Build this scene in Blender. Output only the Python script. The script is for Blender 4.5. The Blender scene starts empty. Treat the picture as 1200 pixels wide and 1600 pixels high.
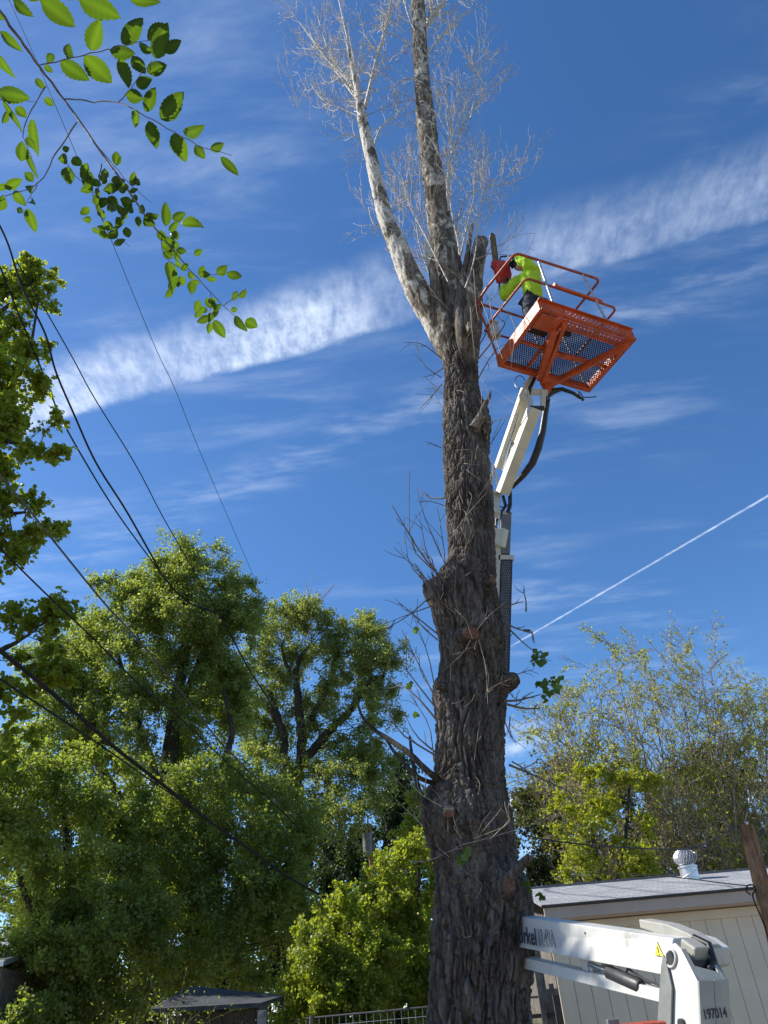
import bpy, bmesh, math, random
import numpy as np
from mathutils import Vector, Matrix, Euler
rng = np.random.default_rng(7); random.seed(7)
S = bpy.context.scene; col = S.collection
R = math.radians
# ------------------------------------------------------------------ camera
FPX = 1155.0; EYE = np.array([0, 0, 1.6])
cam = bpy.data.cameras.new('camera'); camo = bpy.data.objects.new('camera', cam); col.objects.link(camo)
cam.sensor_fit = 'VERTICAL'; cam.sensor_height = 36; cam.lens = 36 * FPX / 1600
cam.clip_start = .05; cam.clip_end = 3000
rot = Matrix.Rotation(R(90 + 35), 4, 'X') @ Matrix.Rotation(R(-5), 4, 'Z')
camo.matrix_world = Matrix.Translation(EYE) @ rot
S.camera = camo
MR = np.array(rot.to_3x3())
# ------------------------------------------------------------------ light
SUN_EL, SUN_AZ = R(44), math.atan2(-.98, .17)      # azimuth from +Y, clockwise positive to +X
S.view_settings.view_transform = 'Standard'; S.view_settings.look = 'None'
S.view_settings.exposure = 0.75; S.view_settings.gamma = 1
sd = Vector((math.sin(SUN_AZ) * math.cos(SUN_EL), math.cos(SUN_AZ) * math.cos(SUN_EL), math.sin(SUN_EL)))
sl = bpy.data.lights.new('sun', 'SUN'); sl.energy = 4.3; sl.angle = R(.5); sl.color = (1, .95, .86)
so = bpy.data.objects.new('sun', sl); col.objects.link(so)
so.rotation_euler = sd.to_track_quat('Z', 'Y').to_euler(); so.location = (-30, 0, 40)
W = bpy.data.worlds.new('World'); S.world = W; W.use_nodes = True
nt = W.node_tree; N = nt.nodes; L = nt.links; N.clear()

def mth(nt, op, a, b=None, c=None, clamp=False):
    n = nt.nodes.new('ShaderNodeMath'); n.operation = op; n.use_clamp = clamp
    for i, v in enumerate((a, b, c)):
        if v is None: continue
        if isinstance(v, (int, float)): n.inputs[i].default_value = v
        else: nt.links.new(v, n.inputs[i])
    return n.outputs[0]
def sstep(nt, x, a, b, o0=0.0, o1=1.0):
    n = nt.nodes.new('ShaderNodeMapRange'); n.interpolation_type = 'SMOOTHSTEP'
    nt.links.new(x, n.inputs[0])
    for i, v in enumerate((a, b, o0, o1)): n.inputs[1 + i].default_value = v
    return n.outputs[0]
def noise(nt, vec, scale, detail=4, rough=.55, dist=0.0):
    n = nt.nodes.new('ShaderNodeTexNoise'); nt.links.new(vec, n.inputs['Vector'])
    n.inputs['Scale'].default_value = scale; n.inputs['Detail'].default_value = detail
    n.inputs['Roughness'].default_value = rough; n.inputs['Distortion'].default_value = dist
    return n.outputs[0]
def mapping(nt, vec, sc=(1, 1, 1), rz=0, loc=(0, 0, 0)):
    n = nt.nodes.new('ShaderNodeMapping'); nt.links.new(vec, n.inputs[0])
    n.inputs['Scale'].default_value = sc; n.inputs['Rotation'].default_value = (0, 0, rz)
    n.inputs['Location'].default_value = loc
    return n.outputs[0]
out = N.new('ShaderNodeOutputWorld'); bg = N.new('ShaderNodeBackground')
sky = N.new('ShaderNodeTexSky'); sky.sky_type = 'NISHITA'; sky.sun_disc = False
sky.sun_elevation = SUN_EL; sky.sun_rotation = SUN_AZ; sky.altitude = 1300; sky.air_density = 1.0
sky.dust_density = .6; sky.ozone_density = 3.2
hs = N.new('ShaderNodeHueSaturation'); hs.inputs['Saturation'].default_value = 1.20; hs.inputs['Hue'].default_value = .502
L.new(sky.outputs[0], hs.inputs['Color'])
tc = N.new('ShaderNodeTexCoord'); sep = N.new('ShaderNodeSeparateXYZ'); L.new(tc.outputs['Generated'], sep.inputs[0])
zz = mth(nt, 'MAXIMUM', sep.outputs[2], .02)
u = mth(nt, 'DIVIDE', sep.outputs[0], zz); v = mth(nt, 'DIVIDE', sep.outputs[1], zz)
cb = N.new('ShaderNodeCombineXYZ'); L.new(u, cb.inputs[0]); L.new(v, cb.inputs[1]); P2 = cb.outputs[0]
# the broad old contrail: a band in the plane of the cloud layer
c = mth(nt, 'ADD', v, mth(nt, 'MULTIPLY', u, .26))
w1 = noise(nt, P2, 2.6, 3); w2 = noise(nt, P2, 12, 4, .6)
cw = mth(nt, 'ADD', c, mth(nt, 'ADD', mth(nt, 'MULTIPLY', mth(nt, 'SUBTRACT', w1, .5), .075), mth(nt, 'MULTIPLY', mth(nt, 'SUBTRACT', w2, .5), .05)))
lo = sstep(nt, cw, .705, .815); hi = sstep(nt, cw, .865, .892, 1.0, 0.0)
tx = mth(nt, 'ADD', mth(nt, 'MULTIPLY', noise(nt, mapping(nt, P2, (2.6, 1, 1), .55), 13, 9, .66, .25), .6), mth(nt, 'MULTIPLY', noise(nt, mapping(nt, P2, (1, 1, 1), .3), 30, 6, .6), .4))
tex = mth(nt, 'MAXIMUM', sstep(nt, tx, .30, .68, .22, 1.0), sstep(nt, u, -.35, .05, .46, 0))
big = sstep(nt, noise(nt, mapping(nt, P2, (1, 1, 1), 0, (3.1, .4, 0)), 3.3, 3), .30, .58, .50, 1.0)
gap = sstep(nt, mth(nt, 'ABSOLUTE', mth(nt, 'SUBTRACT', u, .15)), .04, .18, .25, 1.0)
rgt = sstep(nt, u, .05, .40, 1.0, .36)
band = mth(nt, 'MULTIPLY', mth(nt, 'MULTIPLY', mth(nt, 'MULTIPLY', lo, hi), tex), mth(nt, 'MULTIPLY', mth(nt, 'MULTIPLY', big, rgt), gap))
band = mth(nt, 'MULTIPLY', band, .86)
# cirrus wisps
ws = noise(nt, mapping(nt, P2, (1.2, 4.2, 1), .32), 1.7, 8, .62, .25)
wm = noise(nt, mapping(nt, P2, (1, 1, 1), 0, (7, 2, 0)), 1.3, 2)
wisp = mth(nt, 'MULTIPLY', sstep(nt, ws, .46, .86, 0, .30), sstep(nt, wm, .38, .62))
d2 = mth(nt, 'SUBTRACT', mth(nt, 'ADD', v, mth(nt, 'MULTIPLY', u, .5)), 1.12)
w3 = mth(nt, 'MULTIPLY', sstep(nt, mth(nt, 'ABSOLUTE', d2), .0, .13, 1, 0), sstep(nt, noise(nt, mapping(nt, P2, (1, 3, 1), .5), 6, 7, .6, .15), .40, .80, 0, .24))
# the thin new contrail
c3 = mth(nt, 'ABSOLUTE', mth(nt, 'SUBTRACT', mth(nt, 'ADD', v, mth(nt, 'MULTIPLY', u, 1.34)), 2.758))
thin = mth(nt, 'MULTIPLY', sstep(nt, mth(nt, 'ADD', c3, mth(nt, 'MULTIPLY', mth(nt, 'SUBTRACT', noise(nt, P2, 45, 4), .5), .010)), .0, .013, .62, 0), sstep(nt, u, .30, .45))
thin = mth(nt, 'MULTIPLY', thin, sstep(nt, noise(nt, P2, 22, 5), .3, .65, .40, 1.0))
# low distant cumulus low over the trees
cu = mth(nt, 'MULTIPLY', sstep(nt, v, 2.4, 3.0), sstep(nt, noise(nt, mapping(nt, P2, (1, .45, 1), 0, (.35, .1, 0)), 1.5, 6, .55), .54, .68, 0, .7))
m = mth(nt, 'MAXIMUM', mth(nt, 'MAXIMUM', band, wisp), mth(nt, 'MAXIMUM', mth(nt, 'MAXIMUM', thin, w3), cu))
mx = N.new('ShaderNodeMix'); mx.data_type = 'RGBA'
L.new(m, mx.inputs[0]); L.new(hs.outputs[0], mx.inputs[6]); mx.inputs[7].default_value = (5.2, 5.9, 7.0, 1)
L.new(mx.outputs[2], bg.inputs[0]); bg.inputs[1].default_value = .114
L.new(bg.outputs[0], out.inputs[0])

# ------------------------------------------------------------------ maths helpers
def ray(x, y): return MR @ np.array([(x - 600) / FPX, (800 - y) / FPX, -1.0])
def at(x, y, D): d = ray(x, y); return EYE + d * D / d[1]
def atz(x, y, z): d = ray(x, y); return EYE + d * (z - 1.6) / d[2]
def ats(x, y, s): d = ray(x, y); return EYE + d * s / np.linalg.norm(d)
def zc(p): return float(-(MR.T @ (np.asarray(p) - EYE))[2])
def pxm(p): return zc(p) / FPX           # metres per pixel at p
_perm = np.random.default_rng(3).permutation(256); _perm = np.concatenate([_perm, _perm, _perm])
_g = np.random.default_rng(4).normal(size=(256, 3)); _g /= np.linalg.norm(_g, axis=1)[:, None]
def perlin(P):
    P = np.asarray(P, float); I = np.floor(P).astype(int); F = P - I; I &= 255
    U = F * F * F * (F * (F * 6 - 15) + 10); r = 0
    for dx in (0, 1):
        wx = U[:, 0] if dx else 1 - U[:, 0]
        for dy in (0, 1):
            wy = U[:, 1] if dy else 1 - U[:, 1]
            for dz in (0, 1):
                wz = U[:, 2] if dz else 1 - U[:, 2]
                h = _perm[_perm[_perm[(I[:, 0] + dx) & 255] + ((I[:, 1] + dy) & 255)] + ((I[:, 2] + dz) & 255)]
                r = r + wx * wy * wz * ((F - [dx, dy, dz]) * _g[h]).sum(1)
    return r
def nrm(a): return a / np.maximum(np.linalg.norm(a, axis=-1, keepdims=True), 1e-9)

# ------------------------------------------------------------------ object helpers
def tag(o, label=None, cat=None, group=None, kind=None):
    if label: o['label'] = label
    if cat: o['category'] = cat
    if group: o['group'] = group
    if kind: o['kind'] = kind
    return o
def empty(name, loc, label, cat, group=None):
    o = bpy.data.objects.new(name, None); col.objects.link(o); o.location = Vector(loc)
    o.empty_display_size = .2
    return tag(o, label, cat, group)
def link(name, me, mat, parent=None):
    o = bpy.data.objects.new(name, me); col.objects.link(o)
    if mat: me.materials.append(mat)
    if parent is not None:
        o.parent = parent
        if parent.type == 'EMPTY': o.matrix_parent_inverse = Matrix.Translation(-parent.location)
    return o
def mesh_np(name, V, F, mat, parent=None, smooth=False, rnd=None):
    """V (n,3); F (m,k) all the same k"""
    V = np.asarray(V, np.float32); F = np.asarray(F, np.int32); me = bpy.data.meshes.new(name)
    me.vertices.add(len(V)); me.vertices.foreach_set('co', V.ravel())
    k = F.shape[1]; me.loops.add(F.size); me.loops.foreach_set('vertex_index', F.ravel())
    me.polygons.add(len(F)); me.polygons.foreach_set('loop_start', np.arange(0, F.size, k, dtype=np.int32))
    if smooth: me.polygons.foreach_set('use_smooth', np.ones(len(F), bool))
    if rnd is not None:
        a = me.attributes.new('rnd', 'FLOAT', 'POINT'); a.data.foreach_set('value', np.asarray(rnd, np.float32))
    me.update(); me.validate()
    return link(name, me, mat, parent)
class MB:
    """collects solid shapes, then links them as one mesh object"""
    def __init__(s): s.b = bmesh.new()
    def poly(s, pts): return s.b.faces.new([s.b.verts.new(Vector(p)) for p in pts])
    def hexa(s, lo4, hi4):
        a = [s.b.verts.new(Vector(p)) for p in lo4]; c = [s.b.verts.new(Vector(p)) for p in hi4]; n = len(a)
        s.b.faces.new(a[::-1]); s.b.faces.new(c)
        for i in range(n): s.b.faces.new((a[i], a[(i + 1) % n], c[(i + 1) % n], c[i]))
        return s
    def box(s, o, ex, ey, ez):
        o, ex, ey, ez = map(np.asarray, (o, ex, ey, ez))
        return s.hexa([o, o + ex, o + ex + ey, o + ey], [o + ez, o + ex + ez, o + ex + ey + ez, o + ey + ez])
    def cbox(s, c, sx, sy, sz, ax=(1, 0, 0), ay=(0, 1, 0), az=(0, 0, 1)):
        ax, ay, az = (np.asarray(q, float) for q in (ax, ay, az))
        return s.box(np.asarray(c) - ax * sx / 2 - ay * sy / 2 - az * sz / 2, ax * sx, ay * sy, az * sz)
    def bar(s, p, q, w, h, up=(0, 0, 1)):
        p, q = np.asarray(p, float), np.asarray(q, float); d = nrm(q - p); sd_ = nrm(np.cross(d, up)); uu = np.cross(sd_, d)
        f = lambda c: [c - sd_ * w / 2 - uu * h / 2, c + sd_ * w / 2 - uu * h / 2, c + sd_ * w / 2 + uu * h / 2, c - sd_ * w / 2 + uu * h / 2]
        return s.hexa(f(p), f(q))
    def prism(s, prof, o, ea, eb, thick):
        """prof: list of (a, b); swept along thick"""
        o, ea, eb, th = map(np.asarray, (o, ea, eb, thick)); P = [o + ea * a + eb * b for a, b in prof]
        return s.hexa(P, [p + th for p in P])
    def tube(s, pts, r, n=8, r2=None):
        pts = [np.asarray(p, float) for p in pts]; m_ = len(pts); rings = []; u0 = None
        for i, p in enumerate(pts):
            d = nrm((pts[min(i + 1, m_ - 1)] - pts[max(i - 1, 0)]))
            if u0 is None: u0 = nrm(np.cross(d, [0, 0, 1] if abs(d[2]) < .9 else [1, 0, 0]))
            u0 = nrm(u0 - d * (u0 @ d)); w = np.cross(d, u0)
            rr = (r if r2 is None else r + (r2 - r) * i / (m_ - 1)) if not hasattr(r, '__len__') else r[i]
            rings.append([s.b.verts.new(Vector(p + rr * (u0 * math.cos(t) + w * math.sin(t)))) for t in [2 * math.pi * k / n for k in range(n)]])
        for a, c_ in zip(rings, rings[1:]):
            for k in range(n): s.b.faces.new((a[k], a[(k + 1) % n], c_[(k + 1) % n], c_[k]))
        s.b.faces.new(rings[0][::-1]); s.b.faces.new(rings[-1]); return s
    def build(s, name, mat, parent=None, smooth=False, bevel=0):
        bmesh.ops.recalc_face_normals(s.b, faces=s.b.faces)
        me = bpy.data.meshes.new(name); s.b.to_mesh(me); s.b.free()
        if smooth:
            me.polygons.foreach_set('use_smooth', np.ones(len(me.polygons), bool))
            me.set_sharp_from_angle(angle=R(40))
        o = link(name, me, mat, parent)
        if bevel:
            md = o.modifiers.new('bevel', 'BEVEL'); md.width = bevel; md.segments = 2; md.limit_method = 'ANGLE'; md.angle_limit = R(35)
        return o
def smoothline(pts, n):
    """Catmull-Rom resampling; pts (k,m)"""
    P = np.asarray(pts, float); P = np.vstack([2 * P[0] - P[1], P, 2 * P[-1] - P[-2]]); k = len(P) - 3
    o = []
    for t in np.linspace(0, k - 1e-6, n):
        i = int(t); f = t - i; a, b, c_, d = P[i:i + 4]
        o.append(.5 * (2 * b + (c_ - a) * f + (2 * a - 5 * b + 4 * c_ - d) * f * f + (3 * b - a - 3 * c_ + d) * f ** 3))
    return np.array(o)

# ------------------------------------------------------------------ materials
def mat(name, col_=(.5, .5, .5), rough=.6, metal=0, var=.12, vscale=6, bump=0, bscale=40, spec=.5, dirt=None, dscale=3):
    m_ = bpy.data.materials.new(name); m_.use_nodes = True; t = m_.node_tree; b = t.nodes['Principled BSDF']
    tc_ = t.nodes.new('ShaderNodeTexCoord'); g = t.nodes.new('ShaderNodeNewGeometry'); pos = g.outputs['Position']
    nz = noise(t, pos, vscale, 6, .6)
    r_ = t.nodes.new('ShaderNodeMix'); r_.data_type = 'RGBA'; t.links.new(sstep(t, nz, .3, .7), r_.inputs[0])
    cc = np.array(col_)
    r_.inputs[6].default_value = (*np.clip(cc * (1 - var), 0, 1), 1); r_.inputs[7].default_value = (*np.clip(cc * (1 + var), 0, 1), 1)
    o = r_.outputs[2]
    if dirt:
        q = t.nodes.new('ShaderNodeMix'); q.data_type = 'RGBA'
        t.links.new(sstep(t, noise(t, mapping(t, pos, (1, 1, .45)), dscale, 8, .7), dirt[3], dirt[3] + .16), q.inputs[0])
        t.links.new(o, q.inputs[6]); q.inputs[7].default_value = (*dirt[:3], 1); o = q.outputs[2]
    t.links.new(o, b.inputs['Base Color'])
    b.inputs['Metallic'].default_value = metal; b.inputs['Specular IOR Level'].default_value = spec
    t.links.new(sstep(t, noise(t, pos, vscale * 3, 4), .3, .7, rough * .85, min(1, rough * 1.15)), b.inputs['Roughness'])
    if bump:
        bp = t.nodes.new('ShaderNodeBump'); bp.inputs['Strength'].default_value = bump; bp.inputs['Distance'].default_value = .02
        t.links.new(noise(t, pos, bscale, 6, .65), bp.inputs['Height']); t.links.new(bp.outputs[0], b.inputs['Normal'])
    return m_
def leafmat(name, dark, light, trans=.45, gloss=.5, big=.35):
    m_ = bpy.data.materials.new(name); m_.use_nodes = True; t = m_.node_tree; t.nodes.clear()
    o = t.nodes.new('ShaderNodeOutputMaterial'); at_ = t.nodes.new('ShaderNodeAttribute'); at_.attribute_name = 'rnd'
    g = t.nodes.new('ShaderNodeNewGeometry')
    f_ = mth(t, 'ADD', mth(t, 'MULTIPLY', at_.outputs['Fac'], 1 - big), mth(t, 'MULTIPLY', sstep(t, noise(t, g.outputs['Position'], .5, 3), .35, .65), big))
    x = t.nodes.new('ShaderNodeMix'); x.data_type = 'RGBA'; t.links.new(f_, x.inputs[0])
    x.inputs[6].default_value = (*dark, 1); x.inputs[7].default_value = (*light, 1)
    b = t.nodes.new('ShaderNodeBsdfPrincipled'); t.links.new(x.outputs[2], b.inputs['Base Color'])
    b.inputs['Roughness'].default_value = .45; b.inputs['Specular IOR Level'].default_value = gloss * .9
    tr = t.nodes.new('ShaderNodeBsdfTranslucent'); h = t.nodes.new('ShaderNodeMix'); h.data_type = 'RGBA'; h.blend_type = 'MULTIPLY'
    h.inputs[0].default_value = 1; t.links.new(x.outputs[2], h.inputs[6]); h.inputs[7].default_value = (2.3, 2.2, .7, 1)
    t.links.new(h.outputs[2], tr.inputs[0])
    ms = t.nodes.new('ShaderNodeMixShader'); ms.inputs[0].default_value = trans
    t.links.new(b.outputs[0], ms.inputs[1]); t.links.new(tr.outputs[0], ms.inputs[2]); t.links.new(ms.outputs[0], o.inputs[0])
    return m_
def barkmat(name, furrow, ridge, pale=None, palecut=.5, bumpd=.02, sc=1.0, zpale=(9.0, 12.5, .10)):
    """rough bark; pale = colour of smooth white bark, cut by dark scars"""
    m_ = bpy.data.materials.new(name); m_.use_nodes = True; t = m_.node_tree; b = t.nodes['Principled BSDF']
    g = t.nodes.new('ShaderNodeNewGeometry'); pos = g.outputs['Position']
    st = mapping(t, pos, (1, 1, .16))
    fine = noise(t, st, 38 * sc, 8, .7, .6); med = noise(t, st, 9 * sc, 6, .6, 1.2); blot = noise(t, pos, 1.6 * sc, 4)
    x = t.nodes.new('ShaderNodeMix'); x.data_type = 'RGBA'
    t.links.new(sstep(t, mth(t, 'ADD', mth(t, 'MULTIPLY', fine, .5), mth(t, 'MULTIPLY', med, .5)), .38, .66), x.inputs[0])
    x.inputs[6].default_value = (*furrow, 1); x.inputs[7].default_value = (*ridge, 1)
    y = t.nodes.new('ShaderNodeMix'); y.data_type = 'RGBA'; y.blend_type = 'MULTIPLY'; y.inputs[0].default_value = 1
    t.links.new(x.outputs[2], y.inputs[6])
    w = t.nodes.new('ShaderNodeMix'); w.data_type = 'RGBA'; t.links.new(sstep(t, blot, .35, .65), w.inputs[0])
    w.inputs[6].default_value = (.8, .74, .68, 1); w.inputs[7].default_value = (1.15, 1.13, 1.1, 1)
    t.links.new(w.outputs[2], y.inputs[7]); o = y.outputs[2]
    if pale:
        patch = noise(t, mapping(t, pos, (1, 1, .55)), 3.2 * sc, 7, .68, .8)
        ring = noise(t, mapping(t, pos, (1, 1, 3.5)), 7 * sc, 5, .7, .3)
        sp_ = t.nodes.new('ShaderNodeSeparateXYZ'); t.links.new(pos, sp_.inputs[0])
        patch = mth(t, 'SUBTRACT', patch, sstep(t, sp_.outputs[2], zpale[0], zpale[1], zpale[2], 0.0))   # the smooth pale bark begins high on the tree
        f_ = mth(t, 'MULTIPLY', sstep(t, patch, palecut, palecut + .10), sstep(t, ring, .32, .44))
        z = t.nodes.new('ShaderNodeMix'); z.data_type = 'RGBA'; t.links.new(f_, z.inputs[0]); t.links.new(o, z.inputs[6])
        pv = t.nodes.new('ShaderNodeMix'); pv.data_type = 'RGBA'; t.links.new(sstep(t, noise(t, pos, 22, 6), .3, .7), pv.inputs[0])
        pv.inputs[6].default_value = (*[c_ * .72 for c_ in pale], 1); pv.inputs[7].default_value = (*pale, 1)
        t.links.new(pv.outputs[2], z.inputs[7]); o = z.outputs[2]
    t.links.new(o, b.inputs['Base Color']); b.inputs['Roughness'].default_value = .9; b.inputs['Specular IOR Level'].default_value = .2
    bp = t.nodes.new('ShaderNodeBump'); bp.inputs['Strength'].default_value = .9; bp.inputs['Distance'].default_value = bumpd
    t.links.new(mth(t, 'ADD', mth(t, 'MULTIPLY', fine, .6), med), bp.inputs['Height']); t.links.new(bp.outputs[0], b.inputs['Normal'])
    return m_
M = {}
M['bark'] = barkmat('old_bark', (.036, .030, .026), (.200, .180, .160), bumpd=.03, pale=(.40, .37, .32), palecut=.50, zpale=(7.0, 10.2, .30))
M['barkmid'] = barkmat('upper_bark', (.05, .042, .034), (.27, .24, .20), pale=(.56, .52, .45), palecut=.50)
M['barkpale'] = barkmat('white_bark', (.06, .05, .04), (.26, .23, .19), pale=(.64, .60, .52), palecut=.42)
M['barkgrey'] = barkmat('grey_bark', (.03, .026, .02), (.10, .09, .075), sc=2)
M['twigpale'] = mat('pale_twig', (.46, .42, .355), .8, var=.4, vscale=14)
M['twigdark'] = mat('dark_twig', (.13, .105, .085), .85, var=.3, vscale=14)
M['twigtan'] = mat('tan_twig', (.30, .25, .19), .85, var=.3, vscale=14)
M['cutwood'] = mat('cut_wood', (.14, .068, .042), .8, var=.35, vscale=30, bump=.5, bscale=60)
M['cutpale'] = mat('cut_wood_pale', (.36, .27, .17), .8, var=.3, vscale=30)
M['leafpop'] = leafmat('poplar_leaf', (.125, .165, .050), (.220, .270, .090), .54, .6)
M['leaflow'] = leafmat('low_leaf', (.110, .152, .044), (.210, .265, .078), .54, .55)
M['leafmid'] = leafmat('far_poplar_leaf', (.125, .160, .062), (.215, .255, .105), .52, .5)
M['leafshrub'] = leafmat('shrub_leaf', (.145, .19, .03), (.28, .33, .06), .50, .4)
M['leafmaple'] = leafmat('maple_leaf', (.12, .16, .025), (.25, .29, .055), .62, .4)
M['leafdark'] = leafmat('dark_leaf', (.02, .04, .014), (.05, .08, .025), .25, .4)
M['leafyel'] = leafmat('yellow_green_leaf', (.15, .18, .025), (.31, .34, .04), .45, .4)
M['leafbud'] = leafmat('bud_leaf', (.18, .21, .045), (.32, .34, .075), .48, .3)
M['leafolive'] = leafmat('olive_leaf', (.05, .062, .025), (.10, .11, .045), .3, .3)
M['leafasp'] = leafmat('aspen_leaf', (.05, .10, .02), (.10, .18, .03), .35, .5)
M['orange'] = mat('orange_paint', (.50, .085, .018), .5, var=.22, vscale=5, dirt=(.16, .05, .028, .55), dscale=9, bump=.12, bscale=70)
M['redpaint'] = mat('red_pipe_paint', (.34, .06, .03), .5, var=.3, vscale=12, dirt=(.42, .36, .32, .60), dscale=12)
M['steel'] = mat('worn_steel', (.42, .40, .38), .45, metal=.5, var=.25, vscale=20)
M['mesh'] = mat('expanded_metal', (.06, .032, .022), .7, metal=0, var=.3, vscale=20)
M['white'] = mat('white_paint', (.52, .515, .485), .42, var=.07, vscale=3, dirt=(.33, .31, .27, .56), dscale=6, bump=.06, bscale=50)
M['whiteshade'] = mat('shaded_grimy_white', (.33, .32, .28), .55, var=.12, vscale=6, dirt=(.28, .26, .23, .56), dscale=9, bump=.1, bscale=60)  # grimy white, darkened so the colour holds the end plate's shade
M['cream'] = mat('cream_paint', (.60, .57, .46), .45, var=.08, vscale=4, dirt=(.42, .38, .28, .62), dscale=6)
M['black'] = mat('black_rubber', (.014, .014, .015), .45, var=.3, vscale=10)
M['wire'] = mat('cable_black', (.022, .021, .02), .8, var=.2, spec=.15)
M['wiregrey'] = mat('cable_grey', (.10, .095, .09), .8, var=.2, spec=.15)
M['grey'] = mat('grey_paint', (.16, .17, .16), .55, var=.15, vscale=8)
M['darkgrey'] = mat('dark_metal', (.05, .052, .055), .5, metal=.3, var=.2, vscale=8)
M['chrome'] = mat('chrome_rod', (.7, .7, .7), .2, metal=1, var=.05)
M['galv'] = mat('galvanised', (.62, .63, .65), .38, metal=.75, var=.15, vscale=9)
M['ink'] = mat('dark_lettering', (.02, .022, .035), .5, var=.1)
M['yellow'] = mat('yellow_decal', (.85, .68, .02), .4, var=.05)
M['hivis'] = mat('hivis_fabric', (.38, .60, .02), .85, var=.16, vscale=8, bump=.9, bscale=14)
M['navy'] = mat('navy_trousers', (.025, .03, .045), .9, var=.3, vscale=12, bump=.8, bscale=18)
M['skin'] = mat('skin', (.42, .22, .14), .55, var=.1)
M['cap'] = mat('black_cap', (.012, .012, .014), .8, var=.2)
M['glove'] = mat('dark_glove', (.06, .045, .035), .8, var=.3, vscale=30)
M['sawred'] = mat('saw_red', (.42, .025, .02), .4, var=.15, vscale=20)
M['sawbar'] = mat('saw_bar', (.11, .085, .05), .5, metal=.4, var=.4, vscale=25)
M['siding'] = mat('siding_paint', (.76, .64, .48), .8, var=.05, vscale=2.5, bump=.25, bscale=60, dirt=(.46, .40, .32, .64), dscale=1.6)
M['trim'] = mat('fascia_paint', (.54, .43, .355), .75, var=.07, vscale=4, bump=.1)
M['gap'] = mat('groove_board', (.46, .39, .29), .9, var=.1)
M['woodgrey'] = mat('weathered_wood', (.16, .14, .12), .9, var=.35, vscale=9, bump=.6, bscale=40)
M['woodpole'] = barkmat('pole_wood', (.12, .07, .042), (.36, .215, .125), bumpd=.006, sc=1.5)
M['darkwood'] = mat('dark_wood', (.06, .048, .04), .9, var=.3, vscale=7, bump=.5)
M['roofdark'] = mat('shaded_old_roofing', (.04, .044, .05), .85, var=.3, vscale=5, bump=.4, bscale=20)  # the shade over the garden shed roof is put into this colour
M['grass'] = mat('ground_soil', (.25, .205, .14), .95, var=.25, vscale=1.5, bump=.8, bscale=15, dirt=(.07, .095, .03, .52), dscale=.6)
M['grassblade'] = leafmat('grass_blade', (.12, .14, .05), (.26, .25, .12), .3, .2)
M['carpaint'] = mat('blue_grey_paint', (.06, .08, .10), .3, var=.05)
M['glass'] = mat('dark_glass', (.03, .04, .05), .08, var=.05)
M['tyre'] = mat('tyre_rubber', (.02, .02, .02), .8)
# elm leaf: veins
M['leafelm'] = leafmat('elm_leaf', (.030, .064, .010), (.070, .125, .016), .54, .4)
t = M['leafelm'].node_tree; bs = [n for n in t.nodes if n.type == 'BSDF_PRINCIPLED'][0]; bs.inputs['Roughness'].default_value = .38
# shingles
m_ = mat('shingles', (.40, .41, .42), .9, var=.12, vscale=20, bump=.5, bscale=90); M['shingle'] = m_; t = m_.node_tree
br = t.nodes.new('ShaderNodeTexBrick'); g = t.nodes.new('ShaderNodeNewGeometry')
t.links.new(g.outputs['Position'], br.inputs['Vector']); br.inputs['Scale'].default_value = 1.0
br.inputs['Brick Width'].default_value = .22; br.inputs['Row Height'].default_value = .115; br.inputs['Mortar Size'].default_value = .008
br.inputs['Color1'].default_value = (.36, .365, .375, 1); br.inputs['Color2'].default_value = (.24, .245, .26, 1); br.inputs['Mortar'].default_value = (.13, .13, .14, 1)
br.inputs['Mortar Smooth'].default_value = .3
b = t.nodes['Principled BSDF']; old = b.inputs['Base Color'].links[0].from_socket
x = t.nodes.new('ShaderNodeMix'); x.data_type = 'RGBA'; x.inputs[0].default_value = .92
t.links.new(old, x.inputs[6]); t.links.new(br.outputs[0], x.inputs[7]); t.links.new(x.outputs[2], b.inputs['Base Color'])

# ------------------------------------------------------------------ vegetation builders
def tubes(name, lines, mat_, parent, K=6, sides=4, many=True):
    """lines: list of (pts(K,3), r0, r1) -> ONE mesh"""
    if not lines: return None
    P = np.array([l[0] for l in lines]); r0 = np.array([l[1] for l in lines]); r1 = np.array([l[2] for l in lines]); n = len(P)
    K = P.shape[1]; T = nrm(np.gradient(P, axis=1)); ref = np.where(np.abs(T[:, :1, 2:3]) < .9, [[[0, 0, 1.]]], [[[1., 0, 0]]])
    U = nrm(np.cross(T, np.broadcast_to(ref, T.shape))); Wv = np.cross(T, U)
    a = np.arange(sides) * 2 * np.pi / sides
    rad = (r0[:, None] + (r1 - r0)[:, None] * np.linspace(0, 1, K)[None])[..., None, None]
    V = P[:, :, None, :] + rad * (U[:, :, None, :] * np.cos(a)[None, None, :, None] + Wv[:, :, None, :] * np.sin(a)[None, None, :, None])
    idx = np.arange(n * K * sides).reshape(n, K, sides)
    F = np.stack([idx[:, :-1, :], np.roll(idx[:, :-1, :], -1, 2), np.roll(idx[:, 1:, :], -1, 2), idx[:, 1:, :]], -1).reshape(-1, 4)
    return tag(mesh_np(name, V.reshape(-1, 3), F, mat_, parent, smooth=True), kind='stuff' if len(lines) > 100 else None)
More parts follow.
